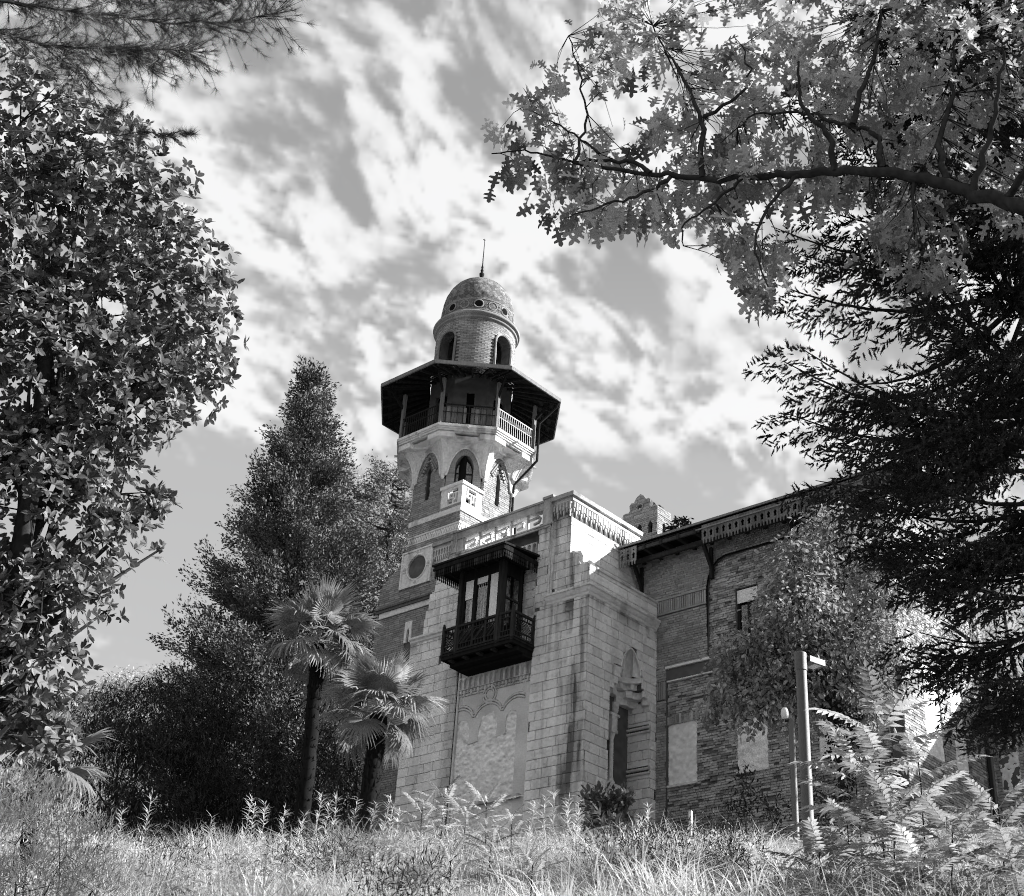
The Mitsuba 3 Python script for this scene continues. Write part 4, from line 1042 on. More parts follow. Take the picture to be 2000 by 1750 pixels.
def lambrequin(a, l, rng):
    w = 0.105
    out = Polygon([(a, 19.98), (a + 2 * w, 19.98), (a + 2 * w, 19.98 - l * .80), (a + 1.72 * w, 19.98 - l * .82), (a + 1.6 * w, 19.98 - l), (a + 1.3 * w, 19.98 - l * .99), (a + 1.25 * w, 19.98 - l * .86), (a + w, 19.98 - l * .74), (a + .75 * w, 19.98 - l * .86), (a + .7 * w, 19.98 - l * .99), (a + .4 * w, 19.98 - l), (a + .28 * w, 19.98 - l * .82), (a, 19.98 - l * .8)])
    c = a + w
    k1 = Polygon([(c - .045, 19.98 - l * .66), (c + .045, 19.98 - l * .66), (c + .035, 19.98 - l * .52), (c + .06, 19.98 - l * .44), (c, 19.98 - l * .30), (c - .06, 19.98 - l * .44), (c - .035, 19.98 - l * .52)])
    return out.difference(k1).difference(Point(c, 19.98 - l * .18).buffer(.03, 6))


a = -0.72
while a < XE + .6:
    if a < -0.12 or a > 2.1:
        put(rf, 'lambrequin_board', MB().prism(FE, lambrequin(a + .004, 0.60 + rng.uniform(-.02, .02), rng), -0.012, 0.012, rng.uniform(.0, .55)), 'm_grey_timber')
    a += 0.215
put(rf, 'fringe_rail', MB().fbox(FE, 2.1, XE + .8, 19.84, 19.88, 0.012, 0.05, .6), 'm_grey_timber')
put(wing, 'far_eaves', MB().box([XE + .02, YF2 - 0.7, 15.66], [14, YF2 + .3, 15.74], .4).box([XE + .02, YF2 - .72, 15.74], [14, YF2 - .66, 15.84], .9), 'm_grey_timber')
put(wing, 'far_soffit', MB().box([XE + .1, YF2 - .6, 15.5], [14, YF2 - .02, 15.66], .2), 'm_timber')
for y in (7.85, 8.05): put(wing, 'downpipe', MB().tube(np.array([[XE + .09, y, 11], [XE + .09, y, 19.6]]), 0.05, 8, .5), 'm_iron' if y < 8 else 'm_paint', smooth=True)
# chimney
CX0, CX1, CY0, CY1 = -2.75, -1.32, 5.0, 5.75
GC = Frame([0, CY0, 0], [1, 0, 0], [0, -1, 0])
GCB = Frame([CX1, 0, 0], [0, 1, 0], [1, 0, 0])
cm = (CX0 + CX1) / 2


def keyhole(c, z): return Polygon([(c - .085, z), (c + .085, z), (c + .085, z + .26), (c + .11, z + .3), (c, z + .46), (c - .11, z + .3), (c - .085, z + .26)])


head = [(CX0, 22.85), (CX0 + .03, 22.93), (CX0 + .13, 22.95), (CX0 + .24, 22.93), (CX0 + .30, 23.0), (CX0 + .28, 23.2), (CX0 + .36, 23.28), (CX0 + .46, 23.26), (CX0 + .56, 23.42)]
head += [(cm + .02, 23.52)] + [(CX0 + CX1 - x + .0, z) for x, z in head[::-1]]
chA = Polygon([(CX0, 19.5)] + head + [(CX1, 19.5)])
holesA = [keyhole(cm + s * .44, 21.95) for s in (-1, 0, 1)] + [Point(cm, 22.95 + .08).buffer(.085, 10)]
for h_ in holesA: chA = chA.difference(h_)
ch = put(wing, 'chimney', MB().prism(GC, chA, -0.16, 0.0).prism(Frame([0, CY1, 0], [1, 0, 0], [0, -1, 0]), chA, 0.0, 0.16).prism(GCB, sbox(CY0 + .16, 19.5, CY1 - .16, 22.9).difference(keyhole((CY0 + CY1) / 2, 21.95)), -0.16, -0.002).prism(Frame([CX0, 0, 0], [0, 1, 0], [-1, 0, 0]), sbox(CY0 + .16, 19.5, CY1 - .16, 22.9).difference(keyhole((CY0 + CY1) / 2, 21.95)), -0.16, -0.002).box([CX0 + .2, CY0 + .3, 19.5], [CX1 - .2, CY1 - .3, 22.3]), 'm_mortar')
cb = MB()
brickwork(cb, GC, chA.intersection(sbox(CX0, 21, CX1, 22.6)), rng, h=.07)
brickwork(cb, GC, chA.intersection(sbox(CX0, 22.66, CX1, 24)), rng, h=.11, ln=.4, gap=.012)
brickwork(cb, GCB, sbox(CY0, 21, CY1, 22.9).difference(keyhole((CY0 + CY1) / 2, 21.95)), rng, h=.07)
put(ch, 'brickwork', cb, 'm_brick', kind='stuff')
put(ch, 'string_course', MB().box([CX0 - .03, CY0 - .03, 22.6], [CX1 + .03, CY1 + .03, 22.66]), 'm_brick')
t = np.linspace(0, 2 * np.pi, 25)
put(ch, 'ring', MB().tube(GC(cm + .13 * np.cos(t), 23.03 + .13 * np.sin(t), 0.02), 0.03, 6, .7), 'm_brick', smooth=True)
# ================================================================ vegetation helpers
scene['m_oak'] = leaf(0.36, 0.7, trans=0.9, rough=0.5)
scene['m_magnolia'] = leaf(0.135, 0.6, trans=0.3, rough=0.25)
scene['m_spruce'] = matte_leaf(0.045, 0.6)
scene['m_pine'] = matte_leaf(0.13, 0.6)
scene['m_conifer'] = matte_leaf(0.12, 0.8)
scene['m_cedar'] = matte_leaf(0.22, 0.5)
scene['m_dark_leaf'] = matte_leaf(0.035, 0.8)
scene['m_light_leaf'] = leaf(0.36, 0.4, trans=0.8)
scene['m_fruit_leaf'] = leaf(0.27, 0.7, trans=0.7, rough=0.35)
scene['m_hedge'] = matte_leaf(0.075, 0.7)
scene['m_palm'] = leaf(0.22, 0.45, trans=0.5, rough=0.33)
scene['m_fibre'] = matte_leaf(0.02, 0.6)
scene['m_grass'] = leaf(0.46, 0.65, trans=0.7, rough=0.5)
scene['m_weed'] = leaf(0.32, 0.5, trans=0.8, rough=0.45)


def unit(v): return v / (np.linalg.norm(v, axis=-1, keepdims=True) + 1e-12)


def blade_mesh(outline, fold=0.12, curl=-0.15):
    """A leaf along +x from its half outline [(x, half width)], folded on the midrib and curled along its length."""
    o = np.array(outline, float)
    z = curl * o[:, 0] ** 2
    v = np.vstack([np.c_[o[:, 0], 0 * z, z], np.c_[o[:, 0], o[:, 1], z + fold * o[:, 1]], np.c_[o[:, 0], -o[:, 1], z + fold * o[:, 1]]])
    n = len(o); f = []
    for i in range(n - 1):
        for s in (n, 2 * n):
            a, b, c, d = i, i + 1, s + i + 1, s + i
            if o[i, 1] > 1e-6: f.append([a, c, d] if o[i + 1, 1] > 1e-6 else [a, b, d])
            if o[i + 1, 1] > 1e-6: f.append([a, b, c])
    return v, np.array(f)


def basis(d, up):
    """Rotations whose x is d and z is as near to up as can be: (k,3,3), columns x, y, z."""
    d = unit(d); y = unit(np.cross(up, d)); z = np.cross(d, y)
    return np.stack([d, y, z], -1)


def scatter(mb, tmpl, pos, rot, size, tone, jig=None):
    v, f = tmpl
    size = np.broadcast_to(np.asarray(size, float), (len(pos),))
    p = np.einsum('kij,nj->kni', rot, v) * size[:, None, None] + pos[:, None]
    k, n = len(pos), len(v)
    t = np.repeat(np.broadcast_to(np.asarray(tone, float), (k,)), n)
    mb.add(p.reshape(-1, 3), (f[None] + (np.arange(k) * n)[:, None, None]).reshape(-1, 3), t)
    return mb


def instances(key, name, tmpls, mat, sets, tag='stuff'):
    """Copies of a few shapes as instances: one part (or thing) of many pieces."""
    base = key + ('__' + name if name else ''); n = 0
    for i, (tm, (pos, rot, size, tone)) in enumerate(zip(tmpls, sets)):
        for j, (lo, hi, t) in enumerate(((-1, .33, .2), (.33, .67, .5), (.67, 2, .8))):
            g = f'group_{base}_{i}_{j}'
            ids = [q for q in range(len(pos)) if lo <= tone[q] < hi]
            if not ids: continue
            scene[g] = {'type': 'shapegroup', 'piece': mikit.ply(tm, mat, uv=np.full((len(tm[0]), 2), t))}
            for q in ids:
                m = np.eye(4); m[:3, :3] = rot[q] * size[q]; m[:3, 3] = pos[q]; n += 1
                scene[f'{base}__{n:05d}'] = {'type': 'instance', 'group': {'type': 'ref', 'id': g}, 'to_world': T(m.tolist())}
    labels.setdefault(base, {})['kind'] = tag


def merge(parts):
    v, f, n = [], [], 0
    for a, b in parts: v.append(a); f.append(b + n); n += len(a)
    return np.vstack(v), np.vstack(f)


def moved(t, pos, rot, size=1.0): return (t[0] * size) @ np.asarray(rot).T + pos, t[1]


def rand_unit(rng, k): return unit(rng.normal(size=(k, 3)))


def px_spheres(lst):
    """(px, py, dist, radius in pixels) -> centres and radii in metres."""
    c = np.array([at(a, b, d) for a, b, d, r in lst]); r = np.array([r * np.dot(p - EYE, FWD) / 2702.2 for (a, b, d, r), p in zip(lst, c)])
    return c, r


def crown_points(rng, c, r, per_m2, deep=0.35):
    """Points near the surface of a union of balls, with outward directions."""
    P, O = [], []
    for i in range(len(c)):
        n = int(per_m2 * 4 * math.pi * r[i] ** 2)
        o = rand_unit(rng, n); s = 1 - deep * rng.random(n) ** 1.7
        lump = 1 + 0.28 * (meshkit.noise((c[i] + o * r[i]) * 1.3 + 5) - 0.5) * 2 * 0.6
        P.append(c[i] + o * (r[i] * s * lump)[:, None]); O.append(o)
    P, O = np.vstack(P), np.vstack(O)
    d = np.linalg.norm(P[:, None] - c[None], axis=-1) / r[None]
    keep = (d < 0.58).sum(1) == 0
    return P[keep], O[keep]


def limb(mb, pts, r0, r1, sides=7, wob=0.0, rng=None, n=None, tone=0.5):
    p = np.asarray(pts, float)
    n = n or 4 * len(p)
    s = np.r_[0, np.cumsum(np.linalg.norm(np.diff(p, axis=0), axis=1))]; u = np.linspace(0, s[-1], n)
    q = np.stack([np.interp(u, s, p[:, i]) for i in range(3)], 1)
    for _ in range(2): q[1:-1] = 0.25 * q[:-2] + 0.5 * q[1:-1] + 0.25 * q[2:]
    if wob: q[1:-1] += rng.normal(size=(n - 2, 3)) * wob
    r = r0 + (r1 - r0) * (u / s[-1]) ** 0.8
    mb.tube(q, r, sides, tone); return q


def leaves_as_parts(key, tmpl, pos, rot, size, tone, mat, most=300, name='leaf', ok=None):
    """The leaves that show largest become parts, the rest one part of many leaves."""
    d = np.linalg.norm(pos - EYE, axis=1)
    q = (pos - EYE) @ np.stack([RIGHT, DOWN, FWD], 1); u, v = q[:, 0] / q[:, 2] * 2702.2, q[:, 1] / q[:, 2] * 2702.2
    inside = (np.abs(u) < 1000) & (np.abs(v) < 875) & (q[:, 2] > 0)
    face_on = np.abs(np.einsum('ki,ki->k', rot[:, :, 2], unit(pos - EYE)))
    score = np.where(inside, size ** 2 * (0.15 + face_on) / d ** 2, 0)
    order = np.argsort(-score); first, other = order[:most], order[most:]
    one = [mikit.ply(tmpl, mat, uv=np.full((len(tmpl[0]), 2), t)) for t in (0.1, 0.3, 0.5, 0.7, 0.9)]
    for i in first:
        m = np.eye(4); m[:3, :3] = rot[i] * size[i]; m[:3, 3] = pos[i]
        put(key, name, one[min(4, int(tone[i] * 5))], None, to_world=T(m.tolist()))
    put(key, 'foliage', scatter(MB(), tmpl, pos[other], rot[other], size[other], tone[other]), mat, kind='stuff')


def base_of(p, sink=0.15): return np.array([p[0], p[1], float(ground_z(p[0], p[1])) - sink])


LEAF_OVAL = blade_mesh([(0, 0), (0.12, 0.12), (0.38, 0.235), (0.66, 0.235), (0.88, 0.12), (1, 0)], 0.25, -0.16)
LEAF_NARROW = blade_mesh([(0, 0), (0.3, 0.13), (0.65, 0.12), (1, 0)], 0.4, -0.25)
LEAF_SLIM = blade_mesh([(0, 0), (0.35, 0.06), (1, 0)], 0.3, -0.2)
LEAF_LANCE = blade_mesh([(0, 0), (0.15, 0.13), (0.5, 0.15), (1, 0)], 0.25, -0.22)
LEAF_TINY = blade_mesh([(0, 0), (0.45, 0.2), (1, 0)], 0.3, -0.15)
LEAF_OAK = blade_mesh([(0, 0), (0.16, 0.015), (0.20, 0.12), (0.27, 0.15), (0.30, 0.05), (0.40, 0.07), (0.44, 0.26), (0.53, 0.30), (0.55, 0.10), (0.63, 0.09), (0.67, 0.25), (0.76, 0.26), (0.77, 0.08), (0.86, 0.10), (0.93, 0.08), (1, 0)], 0.25, -0.2)

# ---------------------------------------------------------------- magnolia on the left
rng = np.random.default_rng(101)
mag = thing('magnolia_tree', 'tall magnolia with big glossy leaves filling the left edge', 'tree')
MS = [(40, 240, 16.6, 140), (170, 300, 16.8, 115), (235, 405, 16.4, 150), (100, 470, 17.0, 190), (308, 530, 16.6, 142), (338, 640, 16.4, 142), (200, 620, 17.2, 190), (345, 735, 16.7, 104), (245, 790, 16.3, 110), (60, 720, 16.4, 190), (130, 880, 16.8, 140), (235, 965, 16.9, 85), (295, 990, 17.0, 38), (60, 1000, 16.5, 170), (150, 1090, 16.7, 100), (80, 1200, 16.4, 105), (70, 1330, 16.6, 105), (60, 1440, 16.8, 90),
      (-160, 480, 17.2, 260), (-170, 850, 17.2, 260), (-140, 1200, 17.0, 210), (310, 1075, 17.0, 16), (205, 1195, 16.8, 20)]
c, r = px_spheres(MS)
P, O = crown_points(rng, c, r, 31.0, 0.7)
P = P + rng.normal(size=P.shape) * 0.05
ax = unit(O * 1.0 + [0, 0, 0.55] + rng.normal(size=P.shape) * 0.45)
nl = 7
az = rng.uniform(0, 6.28, (len(P), 1)) + np.arange(nl)[None] * 2.4
el = rng.uniform(0.15, 0.95, (len(P), nl))
B = basis(ax, rand_unit(rng, len(P)))
dr_ = np.einsum('ki,kl->kli', B[:, :, 0], np.sin(el)) + np.einsum('ki,kl->kli', B[:, :, 1], np.cos(el) * np.cos(az)) + np.einsum('ki,kl->kli', B[:, :, 2], np.cos(el) * np.sin(az))
pos = (P[:, None] + dr_ * 0.015).reshape(-1, 3); d_ = dr_.reshape(-1, 3)
rot = basis(d_, np.repeat(ax, nl, 0) + rng.normal(size=d_.shape) * 0.25)
size = rng.uniform(0.08, 0.145, len(pos)); tone = np.clip(np.repeat(rng.normal(0.5, 0.3, len(P)), nl) + rng.normal(0, 0.15, len(pos)), 0, 1)
leaves_as_parts(mag, LEAF_OVAL, pos, rot, size, tone, 'm_magnolia')
tr = MB(); foot = base_of(at(-60, 1500, 16.9))
limb(tr, [foot, foot + [0, 0, 3], c[13], c[3] + [0, 0, .6]], 0.22, 0.05)
put(mag, 'trunk', tr, 'm_bark', smooth=True)
lb = MB()
for i in range(len(c)):
    a = foot + [0, 0, 1.2 + 0.55 * max(0, c[i][2] - foot[2] - 1.5)]
    limb(lb, [a, 0.5 * (a + c[i]) + rng.normal(size=3) * 0.12 + [0, 0, .1], c[i]], 0.06, 0.015, 5)
    for q in range(5): limb(lb, [c[i], c[i] + rand_unit(rng, 1)[0] * r[i] * 0.8], 0.014, 0.005, 4, n=3)
put(mag, 'limbs', lb, 'm_bark', kind='stuff')

# ---------------------------------------------------------------- oak boughs overhead on the right
rng = np.random.default_rng(102)
oak = thing('oak_tree', 'spreading oak bough with lobed leaves reaching in from the upper right', 'tree')
OUT = Polygon([(942, 300), (985, 215), (1060, 150), (1095, 60), (1130, 30), (1175, 45), (1185, -20), (2120, -20), (2120, 470), (1960, 440), (1900, 450), (1840, 520), (1780, 545), (1730, 480), (1690, 440), (1620, 390), (1560, 385), (1548, 450), (1535, 520), (1505, 585), (1450, 560), (1425, 500), (1400, 450), (1350, 440), (1345, 490), (1318, 485), (1290, 420), (1200, 440), (1090, 440), (1045, 390), (1036, 310), (1000, 330)])
for hx, hy, hr in ((1262, 330, 26), (1245, 205, 50), (1150, 220, 45), (1120, 150, 30), (1405, 45, 42), (1440, 150, 30), (1320, 290, 38), (1480, 250, 30), (1540, 170, 28), (1640, 300, 30), (1670, 430, 20), (1000, 240, 22), (1460, 400, 30), (1230, 140, 24), (1130, 360, 18), (1560, 310, 26), (1760, 250, 22), (1700, 190, 20)):
    OUT = OUT.difference(Point(hx, hy).buffer(hr))
OUTP = prep(OUT)
LIMBS = [([(2090, 440, 9.4), (2000, 405, 9.6), (1900, 378, 9.8), (1830, 352, 9.9), (1740, 332, 10.0), (1640, 334, 10.1), (1560, 342, 10.2), (1480, 344, 10.3), (1380, 350, 10.4), (1300, 342, 10.5), (1210, 330, 10.6), (1120, 318, 10.7)], 0.062, 0.012),
         ([(1722, 331, 10.0), (1722, 275, 10.1), (1700, 250, 10.1), (1640, 243, 10.2)], 0.030, 0.012), ([(1665, 243, 10.1), (1690, 150, 10.2), (1715, 90, 10.2), (1720, 20, 10.3)], 0.026, 0.008),
         ([(1630, 334, 10.1), (1625, 270, 10.0), (1590, 230, 9.9), (1560, 205, 9.9), (1560, 120, 9.8)], 0.028, 0.008), ([(1372, 348, 10.4), (1372, 230, 10.5), (1345, 170, 10.6), (1310, 115, 10.7), (1275, 50, 10.8)], 0.026, 0.006),
         ([(1374, 228, 10.5), (1430, 200, 10.3), (1465, 160, 10.2), (1450, 90, 10.1)], 0.018, 0.006), ([(1270, 338, 10.5), (1240, 312, 10.6), (1180, 312, 10.7), (1110, 315, 10.8), (1030, 290, 10.9), (960, 300, 11)], 0.020, 0.005),
         ([(1310, 345, 10.5), (1240, 388, 10.3), (1180, 398, 10.2), (1110, 425, 10.1)], 0.018, 0.005), ([(1850, 360, 9.9), (1830, 270, 10.1), (1860, 200, 10.2), (1865, 60, 10.3)], 0.03, 0.008),
         ([(1560, 342, 10.2), (1500, 400, 10.0), (1470, 480, 9.9), (1500, 560, 9.8)], 0.018, 0.005), ([(1460, 344, 10.3), (1390, 400, 10.3), (1330, 440, 10.4), (1335, 480, 10.4)], 0.014, 0.005),
         ([(1640, 243, 10.2), (1570, 217, 10.4), (1480, 218, 10.5), (1440, 250, 10.5)], 0.016, 0.006), ([(1120, 318, 10.7), (1150, 230, 10.9), (1130, 130, 11), (1110, 70, 11)], 0.014, 0.005),
         ([(1170, 300, 10.8), (1090, 240, 11), (1020, 210, 11.1)], 0.012, 0.004), ([(1900, 378, 9.8), (1940, 250, 9.7), (1960, 100, 9.6)], 0.03, 0.01), ([(1780, 345, 10), (1790, 430, 9.8), (1770, 510, 9.7)], 0.014, 0.005), ([(1960, 395, 9.7), (2020, 300, 9.3), (2060, 150, 9.2)], 0.03, 0.01)]
om, LP = MB(), []
for pts, a, b in LIMBS:
    q = limb(om, [at(*p) for p in pts], a * 1.25, b * 1.3, 7, 0.012, rng); LP.append(q)
foot = base_of(at(2500, 900, 9.0))
limb(om, [foot, foot + [0, 0, 5], at(2350, 500, 9.0), at(2090, 440, 9.4)], 0.28, 0.062, 9, n=20)
LP = np.vstack(LP)
put(oak, 'limbs', om, 'm_bark', smooth=True)
cl = []
while len(cl) < 420:
    px, py = rng.uniform(940, 2120), rng.uniform(-20, 590)
    if OUTP.contains(Point(px, py)):
        cl.append(at(px, py, 10.55 + abs(rng.normal()) * 0.7 - 0.35 * rng.random() - (px - 1500) / 1600))
cl = np.array(cl)
tw = MB(); ends = []
for p in cl:
    d = np.linalg.norm(LP - p, axis=1); j = np.argmin(d)
    if d[j] > 0.12: tw.tube(np.array([LP[j], (LP[j] + p) / 2 + rng.normal(size=3) * 0.05 + [0, 0, .03], p]), [0.006, 0.004, 0.0025], 3, 0.3, cap=False)
    ends.append(unit(p - LP[j]))
ends = np.array(ends)
put(oak, 'twigs', tw, 'm_bark', kind='stuff')
nl = 9
pos = np.repeat(cl, nl, 0) + rng.normal(size=(len(cl) * nl, 3)) * 0.08
d_ = unit(np.repeat(ends, nl, 0) * 0.6 + rng.normal(size=pos.shape) * 0.6 + [0, 0, -0.5])
rot = basis(d_, rng.normal(size=pos.shape) * 0.55 + [0, 0, 1.0])
size = rng.uniform(0.15, 0.28, len(pos)); tone = np.clip(np.repeat(rng.normal(0.5, 0.25, len(cl)), nl) + rng.normal(0, 0.12, len(pos)), 0, 1)
leaves_as_parts(oak, LEAF_OAK, pos, rot, size, tone, 'm_oak')

# ---------------------------------------------------------------- pine boughs, top left
rng = np.random.default_rng(103)
pine = thing('pine_tree', 'pine bough with long fine needles hanging across the top left corner', 'tree')
PL = [([(-120, -20, 11), (60, 10, 11), (170, 25, 11.1), (330, 45, 11.2), (470, 40, 11.3), (545, 25, 11.4)], 0.025, 0.006), ([(-120, 30, 10.8), (0, 62, 10.9), (85, 90, 11), (190, 94, 11.1), (300, 95, 11.2), (400, 105, 11.3)], 0.02, 0.005),
      ([(85, 90, 11), (130, 130, 11.1), (180, 160, 11.2)], 0.007, 0.003), ([(-100, -60, 11.4), (150, -20, 11.5), (350, 0, 11.6), (520, -5, 11.7)], 0.025, 0.006), ([(190, 60, 11.2), (260, 110, 11.3), (300, 140, 11.3)], 0.007, 0.003),
      ([(60, 255, 12.6), (230, 262, 12.5), (300, 260, 12.4), (370, 262, 12.4)], 0.006, 0.003), ([(120, 200, 12.7), (200, 215, 12.6), (250, 205, 12.6)], 0.005, 0.003)]
pm, tips, tdir = MB(), [], []
for i, (pts, a, b) in enumerate(PL):
    q = limb(pm, [at(*p) for p in pts], a, b, 6, 0.01, rng)
    n = (210, 190, 30, 220, 30, 26, 12)[i]
    for _ in range(n):
        u = rng.uniform(0.15 if i < 5 else 0.6, 1.0); j = u * (len(q) - 1.001); k0 = int(j)
        p = q[k0] + (q[k0 + 1] - q[k0]) * (j - k0); t = unit(q[k0 + 1] - q[k0])
        d = unit(t * 0.8 + rng.normal(size=3) * 0.75 + [0, 0, -0.15]); l = rng.uniform(0.06, 0.55 if i < 5 else 0.14)
        e = p + d * l
        pm.tube(np.array([p, (p + e) / 2 + [0, 0, -.01], e]), [0.004, 0.003, 0.002], 3, 0.2, cap=False)
        tips.append(e); tdir.append(d); tips.append((p + e) / 2); tdir.append(d)
put(pine, 'boughs', pm, 'm_bark', smooth=True)
tips, tdir = np.array(tips), np.array(tdir); nn = 34
pos = np.repeat(tips, nn, 0) - np.repeat(tdir, nn, 0) * rng.uniform(0, 0.07, (len(tips) * nn, 1))
d_ = unit(np.repeat(tdir, nn, 0) * 0.75 + rng.normal(size=pos.shape) * 0.46)
needle = (np.array([[0, -.5, 0], [0, .5, 0], [1, 0, 0]]) * [1, 0.034, 1], np.array([[0, 1, 2]]))
put(pine, 'needles', scatter(MB(), needle, pos, basis(d_, rand_unit(rng, len(pos))), rng.uniform(0.08, 0.13, len(pos)), rng.random(len(pos))), 'm_pine', kind='stuff')
tr = MB(); foot = base_of(at(-420, 900, 11)); limb(tr, [foot, at(-420, 300, 11), at(-400, -400, 11)], 0.2, 0.12); limb(tr, [at(-410, -80, 11), at(-120, -20, 11)], 0.05, 0.025); limb(tr, [at(-410, -20, 11), at(-120, 30, 10.8)], 0.04, 0.02); limb(tr, [at(-410, 300, 11.8), at(-150, 262, 12.5), at(60, 255, 12.6)], 0.012, 0.006)
limb(tr, [at(-410, 250, 11.8), at(-100, 190, 12.6), at(120, 200, 12.7)], 0.010, 0.005); limb(tr, [at(-410, -150, 11), at(-100, -60, 11.4)], 0.04, 0.025)
put(pine, 'trunk', tr, 'm_bark', smooth=True)

# ---------------------------------------------------------------- the big dark spruce on the right
rng = np.random.default_rng(104)
spr = thing('spruce_tree', 'big dark spruce with layered drooping boughs on the right', 'tree')


def needle_shoot(n, ln, w, needle_l, rng):
    """A spruce shoot along +x: a thin core and needles all round."""
    core = np.array([[0, 0, 0], [.35, w, 0], [.35, -w * .5, w * .87], [.35, -w * .5, -w * .87], [1, 0, 0]]) * [ln, 1, 1]
    cf = np.array([[0, 2, 1], [0, 3, 2], [0, 1, 3], [4, 1, 2], [4, 2, 3], [4, 3, 1]])
    x = np.linspace(0.05, 1, n) * ln; a = np.arange(n) * 2.4
    d = np.stack([0.8 + 0 * a, np.cos(a), np.sin(a)], 1); d = unit(d)
    o = np.stack([x, 0 * x, 0 * x], 1); s = np.stack([0 * a, -np.sin(a), np.cos(a)], 1) * 0.010
    v = np.stack([o - s, o + s, o + d * needle_l], 1).reshape(-1, 3)
    return merge([(core, cf), (v, np.arange(3 * n).reshape(-1, 3))])


SH = needle_shoot(13, 0.15, 0.021, 0.045, rng)


def spray(rng, L, n, droop, tmpl, spread=0.75, hang=0.5):
    """A flat bough spray along +x with side shoots, drooping towards its tips."""
    parts = []
    for i in range(n):
        u = (i + rng.random()) / n; side = 1 if i % 2 else -1
        root = np.array([u * L, 0, -droop * u * u])
        w = L * 0.38 * (1 - u) ** 0.7 * rng.uniform(0.3, 1)
        p = root + np.array([0.35 * w, side * w, -hang * w * rng.uniform(0.2, 1)])
        d = unit(np.array([0.8, side * spread * rng.uniform(.2, 2.2), -hang * rng.uniform(-0.6, 1.2) + rng.normal() * 0.45]))
        parts.append(moved(tmpl, p, basis(d[None], np.array([[0, 0, 1.0]]))[0], rng.uniform(0.75, 1.25)))
    return merge(parts)


SPR = [spray(rng, 0.9, 26, 0.22, SH, hang=h) for h in (0.35, 0.6, 0.9, 1.2)]
sx, sy = at(2085, 1000, 13.0)[:2]; foot = np.array([sx, sy, float(ground_z(sx, sy)) - 0.2]); H = 17.5
tm = MB(); limb(tm, [foot, foot + [0, 0, H * .5], foot + [0, 0, H]], 0.22, 0.02); put(spr, 'trunk', tm, 'm_bark', smooth=True)
bm = MB(); S = {i: ([], [], [], []) for i in range(4)}
cam_az = math.atan2(EYE[1] - sy, EYE[0] - sx)
z = 3.7
while z < H - 0.3:
    u = z / H
    Lm = np.interp(z / H, [0, .15, .24, .33, .43, .52, .66, .84, 1], [1.5, 1.75, 2.0, 2.5, 3.0, 2.7, 1.6, 0.8, 0.1])
    nb = 11 if u < 0.75 else 7
    for q in range(nb):
        az = rng.uniform(0, 2 * np.pi); L = Lm * rng.uniform(0.72, 1.06)
        zz_ = z + rng.uniform(-0.12, 0.12)
        d = np.array([math.cos(az), math.sin(az), 0])
        sl = 0.10 - 0.28 * (1 - u)
        t = np.linspace(0, 1, 9)
        pts = foot + [0, 0, zz_] + d * (t * L)[:, None] + np.array([0, 0, 1.0]) * (sl * L * t + 0.16 * L * t ** 2 - 0.10 * L * np.sin(t * 3.1))[:, None]
        pts += rng.normal(size=3) * 0.03 * t[:, None]
        bm.tube(pts, 0.03 * (1 - t) * L / 2.5 + 0.005, 5, 0.3)
        n = max(3, int(L * 6.4))
        for j in range(n):
            tt_ = 0.22 + 0.78 * (j + rng.random()) / n
            p = np.array([np.interp(tt_, t, pts[:, i]) for i in range(3)])
            k_ = rng.integers(0, 4); sd = rng.choice([-1, 1]); side = np.array([-d[1], d[0], 0]) * sd
            dd = unit(d * rng.uniform(0.5, 1.2) + side * rng.uniform(0.0, 0.9) * (1.1 - tt_) + [0, 0, rng.uniform(-0.35, 0.12)])
            S[k_][0].append(p); S[k_][1].append(dd); S[k_][2].append(rng.uniform(0.6, 0.95) * (0.65 + 0.35 * (1 - tt_)) * min(1, L / 1.5)); S[k_][3].append(rng.random())
    z += 0.52
put(spr, 'boughs', bm, 'm_bark', kind='stuff')
sets = []
for k_ in range(4):
    p, d, s, t = (np.array(x) for x in S[k_])
    sets.append((p, basis(d, np.tile([0, 0, 1.0], (len(p), 1)) + rng.normal(size=p.shape) * 0.2), s, t))
instances(spr, 'foliage', SPR, 'm_spruce', sets)

# ---------------------------------------------------------------- conifers behind the tower


def tuft(rng, n, ln, w, flat_=0.5):
    """A spray of scale leaves: short blades fanning out along +x."""
    parts = []
    for i in range(n):
        o = np.array([rng.uniform(0, 0.7), rng.normal() * 0.16, rng.normal() * 0.12 * flat_])
        d = unit(np.array([1.0, rng.normal() * 0.6, rng.normal() * 0.5]))
        b = basis(d[None], rand_unit(rng, 1))[0]
        parts.append(moved((np.array([[0, 0, 0], [.5, w, 0.03], [.5, -w, 0.03], [1, 0, 0]]), np.array([[0, 1, 2], [1, 3, 2]])), o, b, ln * rng.uniform(.6, 1.3)))
    return merge(parts)


